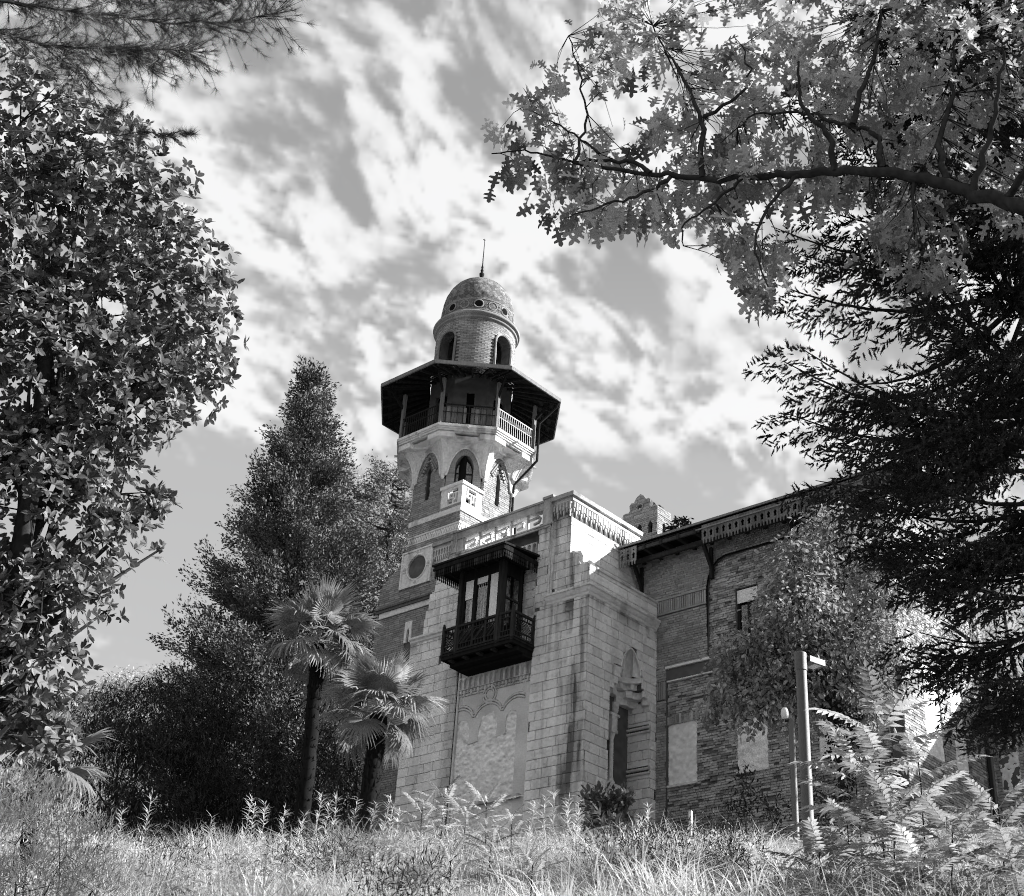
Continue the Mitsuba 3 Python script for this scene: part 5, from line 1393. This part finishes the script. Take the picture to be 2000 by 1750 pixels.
def conifer(key, foot, H, prof, whorl, nb, rise, mat, rng, size, per_m, lean=(0, 0), skip=0.0, blob=1.0):
    TU = [tuft(rng, 64, 0.125, 0.21, 0.8) for _ in range(3)]
    tm = MB(); top = foot + [lean[0], lean[1], H]
    limb(tm, [foot, (foot + top) / 2, top], H * 0.014, 0.03); put(key, 'trunk', tm, 'm_bark', smooth=True)
    bm = MB(); S = [([], [], [], []) for _ in TU]
    z = 0.6
    while z < H:
        Lm = np.interp(z / H, *prof)
        for q in range(nb):
            az = rng.uniform(0, 2 * np.pi); L = Lm * rng.uniform(0.62, 1.08)
            if L < 0.15 or rng.random() < skip: continue
            d = np.array([math.cos(az), math.sin(az), 0]); t = np.linspace(0, 1, 6)
            c0 = foot + (top - foot) * min(1, (z + rng.uniform(-.3, .3)) / H)
            pts = c0 + d * (t * L)[:, None] + np.array([0, 0, 1.0]) * (rise * L * t + 0.25 * L * t * t * rise)[:, None]
            bm.tube(pts, 0.04 * (1 - t) + 0.01, 4, 0.3, cap=False)
            n = max(2, int(L * per_m))
            for j in range(n):
                tt_ = 0.3 + 0.7 * (j + rng.random()) / n if L > 1 else rng.random()
                p = np.array([np.interp(tt_, t, pts[:, i]) for i in range(3)]) + rng.normal(size=3) * 0.16 * blob
                k_ = rng.integers(0, 3)
                dd = unit(d * 0.9 + rng.normal(size=3) * 0.34 + [0, 0, rise * 1.3])
                S[k_][0].append(p); S[k_][1].append(dd); S[k_][2].append(size * rng.uniform(.7, 1.2)); S[k_][3].append(rng.random())
        z += whorl
    put(key, 'boughs', bm, 'm_bark', kind='stuff')
    sets = []
    for k_ in range(3):
        p, d, s, t = (np.array(x) for x in S[k_])
        sets.append((p, basis(d, rand_unit(rng, len(p))), s, t))
    instances(key, 'foliage', TU, mat, sets)


rng = np.random.default_rng(105)
con = thing('conifer_tree', 'tall pointed conifer with ragged feathery boughs left of the tower', 'tree')
top = at(610, 722, 58.0); fx = at(555, 1600, 57.0); foot = np.array([fx[0], fx[1], float(ground_z(fx[0], fx[1])) - 0.3])
conifer(con, foot, top[2] - foot[2], ([0, 0.12, 0.30, 0.5, 0.75, 0.9, 1.0], [5.0, 6.6, 6.0, 4.4, 2.2, 0.85, 0.05]), 0.44, 11, 0.34, 'm_conifer', rng, 1.25, 3.3, lean=tuple(top[:2] - foot[:2]), blob=0.6)
ced = thing('cedar_tree', 'layered cedar with bright tufted boughs close behind the tower', 'tree')
top = at(770, 915, 60.0); fx = at(735, 1500, 60.0); foot = np.array([fx[0], fx[1], float(ground_z(fx[0], fx[1])) - 0.3])
conifer(ced, foot, top[2] - foot[2], ([0, 0.2, 0.5, 0.8, 0.92, 1.0], [3.6, 4.2, 3.6, 2.6, 1.8, 0.5]), 0.6, 11, 0.02, 'm_cedar', rng, 1.0, 4.5, lean=tuple(top[:2] - foot[:2]), blob=1.4)
# ---------------------------------------------------------------- palms
def palm_frond(rng, R_, n=38, open_=2.75, fold=0.5, droop=0.35, torn=0.0):
    """A fan leaf: its segments radiate from the origin about +x, lie near the xy plane and hang at their tips."""
    parts = []
    for i in range(n):
        u = i / (n - 1) * 2 - 1
        a = u * open_ / 1.0 * 0.62
        L = R_ * (1 - 0.22 * abs(u) ** 2) * rng.uniform(0.92, 1.06)
        w = R_ * open_ * 0.62 / n
        d = np.array([math.cos(a), math.sin(a), 0]); s = np.array([-math.sin(a), math.cos(a), 0])
        dr_ = droop * rng.uniform(0.6, 1.5) * (2.2 if rng.random() < torn else 1)
        t = np.array([0.08, 0.45, 0.75, 1.0]); hw = np.array([0.10, 0.52, 0.34, 0.03]) * w * 1.75
        c = d * (t * L)[:, None] + np.array([0, 0, -1.0]) * (dr_ * R_ * np.clip(t - 0.4, 0, 1) ** 2 * 1.6)[:, None]
        c[:, 2] += 0.10 * R_ * (1 - u * u) * t
        up = np.array([0, 0, 1.0])
        v = np.vstack([c + fold * hw[:, None] * up, c - s * hw[:, None] - fold * 0.3 * hw[:, None] * up, c + s * hw[:, None] - fold * 0.3 * hw[:, None] * up])
        m = len(t); f = []
        for j in range(m - 1):
            for k0 in (m, 2 * m): f += [[j, j + 1, k0 + j + 1], [j, k0 + j + 1, k0 + j]]
        parts.append((v, np.array(f)))
    return merge(parts)


def make_palm(label, heart, foot, R_, n, rng, trunk_r, group='fan palms on the bank'):
    key = thing('palm_tree', label, 'palm', group)
    heart = np.asarray(heart); tm = MB()
    q = limb(tm, [foot, (foot * .5 + heart * .5) + rng.normal(size=3) * 0.05, heart - [0, 0, 0.1]], trunk_r * 1.05, trunk_r * .92, 12, 0.01, rng, n=24, tone=0.2)
    fb = MB()
    for i in range(520):                                    # shaggy leaf bases round the trunk
        u = rng.random() ** 0.8; j = int(u * (len(q) - 2)); p = q[j]; a = rng.uniform(0, 6.28)
        o = np.array([math.cos(a), math.sin(a), 0]); s = np.array([-o[1], o[0], 0])
        b = p + o * trunk_r * 0.85
        e = b + o * rng.uniform(0.03, 0.09) + [0, 0, rng.uniform(-0.02, 0.22)]
        fb.add([b - s * .03, b + s * .03, e], [[0, 1, 2]], rng.random() * .6)
    put(key, 'trunk', tm, 'm_fibre', smooth=True); put(key, 'trunk_fibre', fb, 'm_fibre', kind='stuff')
    for i in range(n):
        az = i * 2.4 + rng.uniform(-.3, .3); el = np.interp(i / n, [0, .25, .6, 1], [1.25, 0.75, 0.1, -0.85]) + rng.uniform(-.15, .15)
        d = np.array([math.cos(el) * math.cos(az), math.cos(el) * math.sin(az), math.sin(el)])
        L = R_ * rng.uniform(0.55, 0.95)
        hub = heart + d * L * 0.95 + [0, 0, -0.10 * L]
        f = palm_frond(rng, R_ * rng.uniform(0.72, 1.0), droop=np.interp(el, [-1, 0, 1.2], [0.75, 0.45, 0.15]) * rng.uniform(.7, 1.3), torn=0.15)
        up = unit(np.array([-math.sin(el) * math.cos(az), -math.sin(el) * math.sin(az), math.cos(el)]) + rng.normal(size=3) * 0.25)
        d2 = unit(d + [0, 0, np.interp(el, [-1, 0, 1], [-0.5, -0.35, 0.0])])
        v, ff = moved(f, hub, basis(d2[None], up[None])[0])
        k_ = put(key, 'frond', MB().add(v, ff, np.clip(rng.normal(.5, .25), 0, 1)), 'm_palm')
        put(k_, 'leaf_stalk', MB().tube(np.array([heart, heart + d * L * .5, hub]), [0.016, 0.012, 0.008], 4, .6, cap=False), 'm_palm')
    return key


rng = np.random.default_rng(201)
h1 = at(622, 1250, 29.0); f1 = base_of(at(592, 1620, 28.6))
make_palm('taller fan palm with pale sunlit fronds in front of the pointed conifer', h1, f1, 0.92, 20, rng, 0.16)
h2 = at(740, 1388, 26.5); f2 = base_of(at(710, 1640, 26.2))
make_palm('lower fan palm with a thick shaggy trunk beside the stone front', h2, f2, 0.85, 18, rng, 0.19)
h3 = at(75, 1500, 17.6); f3 = base_of(at(80, 1620, 17.6))
make_palm('small fan palm half hidden under the magnolia at the left', h3, f3, 0.62, 12, rng, 0.08)


# ---------------------------------------------------------------- rounded trees and bushes from clumps of leaves
def bush(key, lst, per_m2, tmpl, smin, smax, mat, rng, hang=0.0, deep=0.45, stems=None, sprig=5, spread=0.10, out=0.6, mn=0):
    c, r = px_spheres(lst)
    P, O = crown_points(rng, c, r, per_m2, deep)
    pos = np.repeat(P, sprig, 0) + rng.normal(size=(len(P) * sprig, 3)) * spread
    d = unit(np.repeat(O, sprig, 0) * out + rng.normal(size=pos.shape) * 0.6 + [0, 0, -hang])
    rot = basis(d, rng.normal(size=pos.shape) * 0.5 + [0, 0, 1.0])
    tone = np.clip(np.repeat(rng.normal(.5, .22, len(P)), sprig) + rng.normal(0, .12, len(pos)), 0, 1)
    size = rng.uniform(smin, smax, len(pos))
    if mn: leaves_as_parts(key, tmpl, pos, rot, size, tone, mat, mn)
    else: put(key, 'foliage', scatter(MB(), tmpl, pos, rot, size, tone), mat, kind='stuff')
    return c, r


def stems(key, foot, c, r, rng, r0, twigs=4, name='stems'):
    sm = MB()
    for i in range(len(c)):
        a = foot + (c[i] - foot) * 0.0
        limb(sm, [a, a * .5 + c[i] * .5 + rng.normal(size=3) * 0.1 + [0, 0, .25 * np.linalg.norm(c[i] - a) * .3], c[i]], r0, r0 * 0.3, 5, 0.01, rng)
        for q in range(twigs): limb(sm, [c[i], c[i] + rand_unit(rng, 1)[0] * r[i] * .85], r0 * .28, r0 * .1, 4, n=3)
    put(key, name, sm, 'm_bark', kind='stuff')


rng = np.random.default_rng(202)
k = thing('yew_thicket', 'dark shaded evergreen thicket left of the pointed conifer', 'shrub')
c, r = bush(k, [(180, 1410, 40, 65), (255, 1420, 40, 90), (330, 1410, 41, 95), (400, 1390, 42, 80), (220, 1520, 39, 110), (340, 1520, 40, 120), (450, 1490, 42, 110), (520, 1560, 41, 90), (150, 1490, 38, 80), (420, 1590, 40, 90), (280, 1600, 38, 90), (620, 1540, 43, 90)], 34, LEAF_SLIM, 0.16, 0.30, 'm_dark_leaf', rng, hang=0.7, spread=0.16)
stems(k, base_of(at(340, 1620, 40)), c, r, rng, 0.06)
k = thing('poplar_tree', 'pale sunlit tree far behind the dark thicket', 'tree')
c, r = bush(k, [(240, 1375, 82, 62), (320, 1370, 83, 60), (285, 1350, 84, 40), (190, 1400, 81, 50), (380, 1400, 84, 60)], 18, LEAF_TINY, 0.16, 0.28, 'm_light_leaf', rng, sprig=4, spread=0.2)
stems(k, base_of(at(280, 1600, 82)), c, r, rng, 0.12)

rng = np.random.default_rng(203)
k = thing('persimmon_tree', 'leafy fruit tree standing against the brick wing', 'tree')
PS = [(1620, 1050, 32.0, 62), (1560, 1110, 31.6, 60), (1690, 1050, 33.0, 50), (1560, 1195, 31.4, 78), (1510, 1222, 31.6, 44), (1432, 1282, 31.5, 44), (1505, 1285, 31.4, 66), (1585, 1300, 31.6, 74), (1670, 1260, 32.2, 80), (1425, 1345, 31.5, 40), (1480, 1370, 31.4, 42), (1560, 1390, 31.6, 46), (1690, 1360, 32.0, 56), (1640, 1175, 32.6, 66), (1390, 1385, 31.5, 22), (1445, 1415, 31.4, 20), (1740, 1130, 32.5, 60)]
c, r = bush(k, PS, 42, LEAF_OVAL, 0.11, 0.18, 'm_fruit_leaf', rng, hang=0.55, spread=0.14, deep=0.75, sprig=5)
tm = MB(); foot = base_of(at(1648, 1640, 31.8))
fk = at(1632, 1420, 31.8)
limb(tm, [foot, at(1645, 1500, 31.8), fk, at(1606, 1310, 31.8)], 0.13, 0.08, 8, 0.01, rng)
for p in ((1560, 1290, 31.6), (1500, 1240, 31.6), (1640, 1250, 32), (1680, 1180, 32.3)): limb(tm, [fk, at((p[0] + 1625) / 2, (p[1] + 1400) / 2, 31.8), at(*p)], 0.07, 0.025, 6, 0.01, rng)
put(k, 'trunk', tm, 'm_bark', smooth=True); stems(k, at(1606, 1310, 31.8), c, r, rng, 0.03, 5)
iv = thing('ivy', 'ivy climbing the trunk of the fruit tree', 'ivy')
bush(iv, [(1648, 1440, 31.5, 26), (1640, 1480, 31.5, 22), (1652, 1400, 31.5, 24), (1650, 1520, 31.5, 18), (1646, 1560, 31.5, 18)], 60, LEAF_OVAL, 0.07, 0.12, 'm_dark_leaf', rng, hang=.3, spread=.06)

rng = np.random.default_rng(204)
k = thing('walnut_tree', 'sunlit leafy tree with a thick dark bough behind the spruce', 'tree')
c, r = bush(k, [(1790, 1190, 31.5, 66), (1850, 1240, 31.5, 76), (1930, 1200, 31.0, 80), (1990, 1280, 30.5, 76), (1900, 1310, 31.1, 46), (1760, 1260, 31.9, 44), (1980, 1130, 31.1, 60), (2060, 1210, 30.5, 60)], 15, LEAF_NARROW, 0.11, 0.19, 'm_light_leaf', rng, hang=.35, spread=.14, deep=.7)
tm = MB(); foot = base_of(at(2130, 1600, 30.5))
limb(tm, [foot, at(2110, 1420, 30.5), at(2010, 1352, 30.5), at(1960, 1326, 30.7), at(1936, 1290, 30.8), at(1890, 1242, 31.0), at(1838, 1216, 31.2)], 0.16, 0.035, 8, 0.008, rng, n=30)
limb(tm, [at(1990, 1345, 30.6), at(1968, 1245, 30.8), at(1960, 1190, 30.9)], 0.07, 0.03, 7); limb(tm, [at(2110, 1420, 30.5), at(2080, 1200, 30.5)], 0.12, 0.04, 7)
put(k, 'trunk', tm, 'm_bark', smooth=True); stems(k, at(1936, 1290, 30.8), c, r, rng, 0.02, 5)

rng = np.random.default_rng(205)
k = thing('roof_shrub', 'small self sown shrub growing on the roof behind the eaves', 'shrub')
c, r = bush(k, [(1330, 1035, 38.5, 20), (1322, 1052, 38.5, 22), (1345, 1050, 38.6, 16)], 60, LEAF_OVAL, 0.10, 0.16, 'm_dark_leaf', rng, spread=.06)
rp = at(1332, 1060, 38.5); rp = np.array([rp[0], rp[1], 20.3])
stems(k, rp, c, r, rng, 0.02)
k = thing('laurel_shrub', 'upright broad leaved shrub in front of the shell niche', 'shrub')
c, r = bush(k, [(1165, 1590, 33.5, 24), (1200, 1590, 33.5, 28), (1180, 1560, 33.5, 24), (1215, 1560, 33.5, 18), (1150, 1560, 33.5, 13), (1180, 1620, 33, 36)], 34, LEAF_OVAL, 0.13, 0.22, 'm_magnolia', rng, hang=-.5, spread=.07, deep=.8)
stems(k, base_of(at(1185, 1640, 33.5)), c, r, rng, 0.02)
for lbl, ls in (('dark thin leaved seedling bush at the foot of the rough brick wall', [(1440, 1575, 31, 26), (1468, 1560, 31, 22), (1450, 1530, 31, 16), (1465, 1510, 31, 9)]),
                ('dark bush behind the foot of the tall lamp post', [(1612, 1570, 27, 26), (1600, 1540, 27, 20), (1620, 1590, 27, 26)]),
                ('low dark bush between the wall and the lamp posts', [(1505, 1580, 31, 20), (1525, 1590, 31, 20)])):
    k = thing('wall_bush', lbl, 'shrub')
    c, r = bush(k, ls, 40, LEAF_NARROW, 0.09, 0.17, 'm_dark_leaf', rng, hang=-.3, spread=.08, deep=.8)
    stems(k, base_of(c[-1]), c, r, rng, 0.015)

rng = np.random.default_rng(206)
k = thing('willow_shrub', 'broad pale shrub with fine narrow leaves in the lower left corner', 'shrub')
c, r = bush(k, [(40, 1560, 14.5, 60), (110, 1590, 14.6, 62), (30, 1650, 14, 90), (130, 1670, 14, 80), (190, 1650, 14.4, 48), (60, 1740, 13.6, 90), (180, 1740, 13.6, 70), (-80, 1640, 14, 120), (0, 1540, 14.8, 50)], 130, LEAF_SLIM, 0.055, 0.11, 'm_grass', rng, hang=-.9, spread=.05, deep=.5, sprig=6)
stems(k, base_of(at(70, 1760, 14)), c, r, rng, 0.015)


# ---------------------------------------------------------------- pinnate saplings
def pinnate(rng, L, pairs, lf, width=0.30):
    """A compound leaf along +x with leaflets on both sides."""
    parts = []
    for i in range(pairs):
        u = 0.22 + 0.74 * i / (pairs - 1)
        for s in (-1, 1):
            d = unit(np.array([0.45 + 0.5 * u, s * 1.0, -0.15 - 0.3 * rng.random()]))
            parts.append(moved(lf, np.array([u * L, 0, -0.25 * L * u * u]), basis(d[None], np.array([[0, 0, 1.0]]) + rng.normal(size=(1, 3)) * .2)[0], L * width * (1 - 0.35 * abs(u - .5)) * rng.uniform(.85, 1.1)))
    parts.append(moved(lf, np.array([L, 0, -0.25 * L]), basis(np.array([[0.9, 0, -.4]]), np.array([[0, 0, 1.0]]))[0], L * width))
    x = np.linspace(0, L, 6); m = MB().tube(np.c_[x, 0 * x, -0.25 * x * x / L], 0.004, 3, cap=False)
    parts.append((m.v[0], m.f[0]))
    return merge(parts)


def sapling(label, foot, top, n, L, rng, pairs=8, width=0.30, name='ailanthus_sapling', group=None):
    key = thing(name, label, 'sapling', group)
    foot = np.asarray(foot); sm = MB()
    q = limb(sm, [foot, foot * .5 + top * .5 + rng.normal(size=3) * .04, top], 0.016, 0.006, 6, 0.004, rng, n=12, tone=.1)
    put(key, 'stem', sm, 'm_bark', smooth=True)
    for i in range(n):
        u = 1 - 0.62 * i / n; p = np.array([np.interp(u * (len(q) - 1), np.arange(len(q)), q[:, j]) for j in range(3)])
        az = i * 2.4 + rng.uniform(-.3, .3); el = np.interp(i / n, [0, .4, 1], [0.95, 0.45, 0.1])
        d = np.array([math.cos(az) * math.cos(el), math.sin(az) * math.cos(el), math.sin(el)])
        t = pinnate(rng, L * rng.uniform(.75, 1.1) * (0.7 + 0.3 * min(1, i / 3)), pairs, LEAF_LANCE, width)
        v, f = moved(t, p, basis(d[None], np.array([[0, 0, 1.0]]))[0])
        put(key, 'leaf', MB().add(v, f, rng.random()), 'm_weed')


rng = np.random.default_rng(207)
for lbl, (tx, ty, td), n, L in (('tallest ailanthus sapling with long bright leaves below the spruce', (1712, 1395, 17.7), 26, 0.92), ('ailanthus sapling with a bare dark stem in front of the sunlit return wall', (1792, 1470, 17.2), 13, 0.77),
                                ('ailanthus sapling between the lamp post and the tallest sapling', (1668, 1480, 17.5), 18, 0.77),
                                ('ailanthus sapling rising at the right edge of the photo', (1950, 1580, 16.5), 22, 0.77), ('bushy ailanthus sapling at the foot of the right corner', (1860, 1625, 16.1), 22, 0.77),
                                ('low ailanthus sapling nearest the bottom edge right of centre', (1600, 1665, 16.4), 15, 0.64), ('ailanthus sapling in the bottom right corner', (1975, 1690, 15.8), 20, 0.70), ('ailanthus sapling below the tallest sapling', (1745, 1590, 16.7), 22, 0.77),
                                ('ailanthus sapling low at the right of the bottom edge', (1800, 1700, 15.8), 18, 0.70), ('ailanthus sapling low beside the foot of the lamp post', (1655, 1610, 16.9), 16, 0.70), ('ailanthus sapling at the bottom edge under the lamp post', (1520, 1700, 16.1), 12, 0.59)):
    p = at(tx, ty, td); sapling(lbl, base_of(p + [rng.normal() * .15, rng.normal() * .15, 0]), p, n, L, rng, pairs=9, width=0.26)
for lbl, (tx, ty, td), n, L in (('feathery sapling on the crest below the blind arched panel', (870, 1552, 23.5), 22, 0.6), ('feathery sapling below the right edge of the blind panel', (950, 1565, 23), 20, 0.55), ('small feathery sapling right of the blind panel', (1000, 1595, 22), 14, 0.42), ('feathery sapling in front of the left stone pier', (825, 1575, 22.6), 16, 0.5), ('feathery sapling between the two crest saplings', (910, 1590, 21.5), 18, 0.5), ('broad feathery sapling lower on the bank below the blind panel', (960, 1640, 18.5), 20, 0.5), ('low feathery sapling above the bottom edge at the centre', (1040, 1690, 15.5), 18, 0.45), ('low feathery sapling left of the bottom centre', (880, 1680, 16), 16, 0.42), ('feathery sapling at the foot of the corner buttress', (1120, 1620, 20), 14, 0.45)):
    p = at(tx, ty, td); sapling(lbl, base_of(p), p, n, L, rng, pairs=11, width=0.19, name='sumac_sapling')
rng = np.random.default_rng(211)
for lbl, ls in (('dark bramble patch below the palms', [(560, 1670, 17, 34), (620, 1665, 17, 40), (690, 1668, 17, 40), (650, 1690, 16.6, 40)]), ('dark bramble patch below the corner buttress', [(1180, 1660, 17, 40), (1240, 1655, 17, 46), (1310, 1660, 17, 46), (1270, 1690, 16.5, 40)]),
                ('dark bramble patch left of the lamp posts', [(1400, 1645, 18, 40), (1460, 1640, 18, 36), (1430, 1670, 17.6, 40)]), ('small dark bramble patch at the left under the yew thicket', [(300, 1650, 18, 30), (360, 1655, 18, 34)]), ('bramble patch at the bottom edge left of centre', [(740, 1730, 14, 44), (820, 1725, 14, 50)])):
    k = thing('bramble', lbl, 'shrub')
    c, r = bush(k, ls, 160, LEAF_SLIM, 0.06, 0.13, 'm_hedge', rng, hang=-.5, spread=.09, deep=.8)
    stems(k, base_of(c[0]), c, r, rng, 0.008, 2)

# ---------------------------------------------------------------- tall weed stalks along the crest
ORD = 'first second third fourth fifth sixth seventh eighth ninth tenth eleventh twelfth thirteenth fourteenth fifteenth sixteenth seventeenth eighteenth nineteenth twentieth twenty-first twenty-second twenty-third'.split()


def weed(foot, h, rng, i):
    key = thing('weed_stalk', f'tall pale weed stalk, {ORD[i]} from the left along the crest of the bank', 'weed', 'weed stalks along the crest of the bank')
    sm = MB(); top = foot + [rng.normal() * .08, rng.normal() * .08, h]
    q = limb(sm, [foot, top], 0.008, 0.003, 5, 0.004, rng, n=10, tone=.9)
    put(key, 'stem', sm, 'm_weed')
    n = 64; u = rng.uniform(0.3, 1, n); pos = foot + (top - foot) * u[:, None]
    az = np.arange(n) * 2.4; el = rng.uniform(0.35, 1.0, n)
    d = np.stack([np.cos(az) * np.cos(el), np.sin(az) * np.cos(el), np.sin(el)], 1)
    put(key, 'leaves', scatter(MB(), LEAF_SLIM, pos, basis(d, np.tile([0, 0, 1.0], (n, 1))), rng.uniform(.14, .24, n) * (1.25 - .5 * u), rng.uniform(.4, 1, n)), 'm_grass', kind='stuff')


rng = np.random.default_rng(208)
for i_, (tx, ty, td) in enumerate(sorted(((298, 1556, 23), (252, 1598, 23), (485, 1560, 23.5), (500, 1580, 23), (527, 1582, 23), (562, 1585, 23.5), (625, 1556, 23.5), (640, 1575, 23.5), (660, 1570, 24), (690, 1562, 24), (716, 1570, 24), (742, 1562, 24), (760, 1580, 24), (778, 1590, 24), (1030, 1580, 24), (1060, 1560, 24), (1085, 1556, 24), (1108, 1560, 24), (1128, 1575, 24), (1240, 1600, 25), (1265, 1585, 25), (415, 1600, 23), (585, 1600, 23)))):
    p = at(tx, ty - 8, td); b = base_of(p, 0.05); weed(b, p[2] - b[2], rng, i_)

# ---------------------------------------------------------------- grass and ground cover
rng = np.random.default_rng(209)


def tuft_grass(rng, n, h, w, lean, curve):
    vs, fs, k0 = [], [], 0
    for i in range(n):
        a = rng.uniform(0, 6.28); o = np.array([math.cos(a), math.sin(a), 0]); s = np.array([-o[1], o[0], 0])
        b = np.array([rng.normal() * .05, rng.normal() * .05, 0]); H = h * rng.uniform(.55, 1.15)
        L = lean * rng.uniform(.2, 1.3); t = np.array([0, .4, .75, 1.0])
        c = b + o * (L * H * t ** curve)[:, None] + np.array([0, 0, 1.0]) * (H * (t - 0.32 * L * t ** 3))[:, None]
        hw = np.array([.8, 1, .6]) * w
        v = np.vstack([np.vstack([c[j] - s * hw[j], c[j] + s * hw[j]]) for j in range(3)] + [c[3:4]])
        vs.append(v); fs.append(np.array([[0, 1, 3], [0, 3, 2], [2, 3, 5], [2, 5, 4], [4, 5, 6]]) + k0); k0 += 7
    return np.vstack(vs), np.vstack(fs)


GT = [tuft_grass(rng, 22, 0.62, 0.0055, l, 1.7) for l in (0.45, 0.6, 0.9)] + [tuft_grass(rng, 16, 0.85, 0.008, l, 2.0) for l in (0.8, 1.1)] + [tuft_grass(rng, 26, 0.40, 0.006, 0.5, 1.5)]


def bank_points(n, s0, s1, rng):
    az = np.radians(rng.uniform(111, 157, n)); d = np.sqrt(rng.uniform(s0 ** 2, s1 ** 2, n))
    x, y = EYE[0] + d * np.cos(az), EYE[1] + d * np.sin(az)
    return np.stack([x, y, ground_z(x, y) - 0.03], 1)


def clear_of_walls(p): return p[~((p[:, 0] > -10.8) & (p[:, 1] > -0.3) & (p[:, 0] < 8.2))]


gs = []
P = clear_of_walls(np.vstack([bank_points(3600, 10, 17, rng), bank_points(5200, 17, 30, rng), bank_points(900, 30, 36, rng)]))
patch = meshkit.fbm(P * [0.45, 0.45, 0], 3, 17)
which = np.where(patch > 0.56, rng.integers(3, 5, len(P)), np.where(patch < 0.40, 5, rng.integers(0, 3, len(P))))
for k_ in range(6):
    m = which == k_; p = P[m]; a = rng.uniform(0, 6.28, len(p)); z0 = 0 * a
    rot = np.stack([np.stack([np.cos(a), -np.sin(a), z0], -1), np.stack([np.sin(a), np.cos(a), z0], -1), np.stack([z0, z0, z0 + 1], -1)], 1)
    gs.append((p, rot, rng.uniform(.7, 1.25, len(p)), np.clip(.5 + 2.2 * (meshkit.fbm(p * [0.8, 0.8, 0] + 7, 3, 41) - .5) + rng.normal(0, .22, len(p)), 0, 1)))
instances('grass', '', GT, 'm_grass', gs)
labels['grass'] = {'label': 'long tangled sunlit grass covering the bank', 'category': 'grass', 'kind': 'stuff'}
cm_ = MB()
P = clear_of_walls(np.vstack([bank_points(2600, 10.5, 20, rng), bank_points(2200, 20, 31, rng)]))
P = P[meshkit.fbm(P * [0.5, 0.5, 0] + 40, 3, 29) > 0.47]
n = 12
st = P + np.stack([0 * P[:, 0], 0 * P[:, 0], rng.uniform(.3, .75, len(P))], 1)
u = rng.uniform(.3, 1, (len(P), n, 1)); pos = (P[:, None] * (1 - u) + st[:, None] * u + rng.normal(size=(len(P), n, 3)) * .05).reshape(-1, 3)
az = rng.uniform(0, 6.28, len(pos)); d = np.stack([np.cos(az), np.sin(az), rng.uniform(-.2, .9, len(pos))], 1)
scatter(cm_, LEAF_TINY, pos, basis(d, np.tile([0, 0, 1.0], (len(pos), 1)) + rng.normal(size=pos.shape) * .3), rng.uniform(.06, .13, len(pos)), np.clip(np.repeat(rng.normal(.45, .25, len(P)), n), 0, 1))
k = put(None, 'ground_cover', cm_, 'm_weed')
labels[k] = {'label': 'low leafy weeds growing through the grass of the bank', 'category': 'weeds', 'kind': 'stuff'}

# ================================================================ lamp posts and a stake
p = at(1563, 1275, 19.0); b = base_of(at(1590, 1640, 19.0)); b[:2] = p[:2]
lp = thing('street_lamp', 'tall grey tubular lamp post with a flat arm shaped lamp head', 'lamp post')
lean = (at(1589, 1600, 19.0) - p)[:2] * 0.0
put(lp, 'post', MB().lathe(p[0], p[1], [(0.095, b[2]), (0.085, b[2] + .3), (0.077, p[2] - .28), (0.0775, p[2] - .27)], 20, .5), 'm_paint', smooth=True)
put(lp, 'collar', MB().lathe(p[0], p[1], [(0.0776, p[2] - .28), (0.089, p[2] - .27), (0.089, p[2] - .02), (0.08, p[2] + 0.0), (0.0, p[2] + 0.005)], 20, .5), 'm_paint', smooth=True)
put(lp, 'band', MB().lathe(p[0], p[1], [(0.079, b[2] + 1.75), (0.086, b[2] + 1.76), (0.086, b[2] + 1.80), (0.079, b[2] + 1.81)], 20, .5), 'm_paint')
dh = unit(np.array([0.25, 1.0, 0.0])); e = p + dh * 0.38 + [0, 0, -0.09]
hd = put(lp, 'lamp_head', MB().bar(p + [0, 0, -0.09] + dh * .08, e, 0.22, 0.085, tone=.5), 'm_paint')
put(hd, 'lamp_glass', MB().bar(p + [0, 0, -0.137] + dh * .2, e + [0, 0, -0.047] - dh * .05, 0.16, 0.01, tone=.5), 'm_pale_paint')
p = at(1545, 1395, 30.0); b = base_of(p)
lp = thing('street_lamp', 'shorter lamp post with a white lantern behind the tall one', 'lamp post')
put(lp, 'post', MB().lathe(p[0], p[1], [(0.085, b[2]), (0.075, b[2] + .3), (0.07, p[2] - .12), (0.0, p[2] - .11)], 16, .5), 'm_paint', smooth=True)
o = -unit(RIGHT * [1, 1, 0]) * 0.14
put(lp, 'lantern', MB().lathe(p[0] + o[0], p[1] + o[1], [(0.0, p[2] - .12), (0.07, p[2] - .11), (0.085, p[2] - .02), (0.08, p[2] + .07), (0.055, p[2] + .13), (0.0, p[2] + .15)], 18, .5), 'm_pale_paint', smooth=True)
put(lp, 'bracket', MB().bar([p[0], p[1], p[2] - .16], [p[0] + o[0], p[1] + o[1], p[2] - .16], 0.05, 0.04), 'm_iron')
p = at(1349, 1584, 32.0); b = base_of(p)
k = thing('wooden_stake', 'short pale stake in the grass before the rough wall', 'stake')
put(k, 'shaft', MB().box([p[0] - .035, p[1] - .035, b[2]], [p[0] + .035, p[1] + .035, p[2]], .9), 'm_pale_paint')
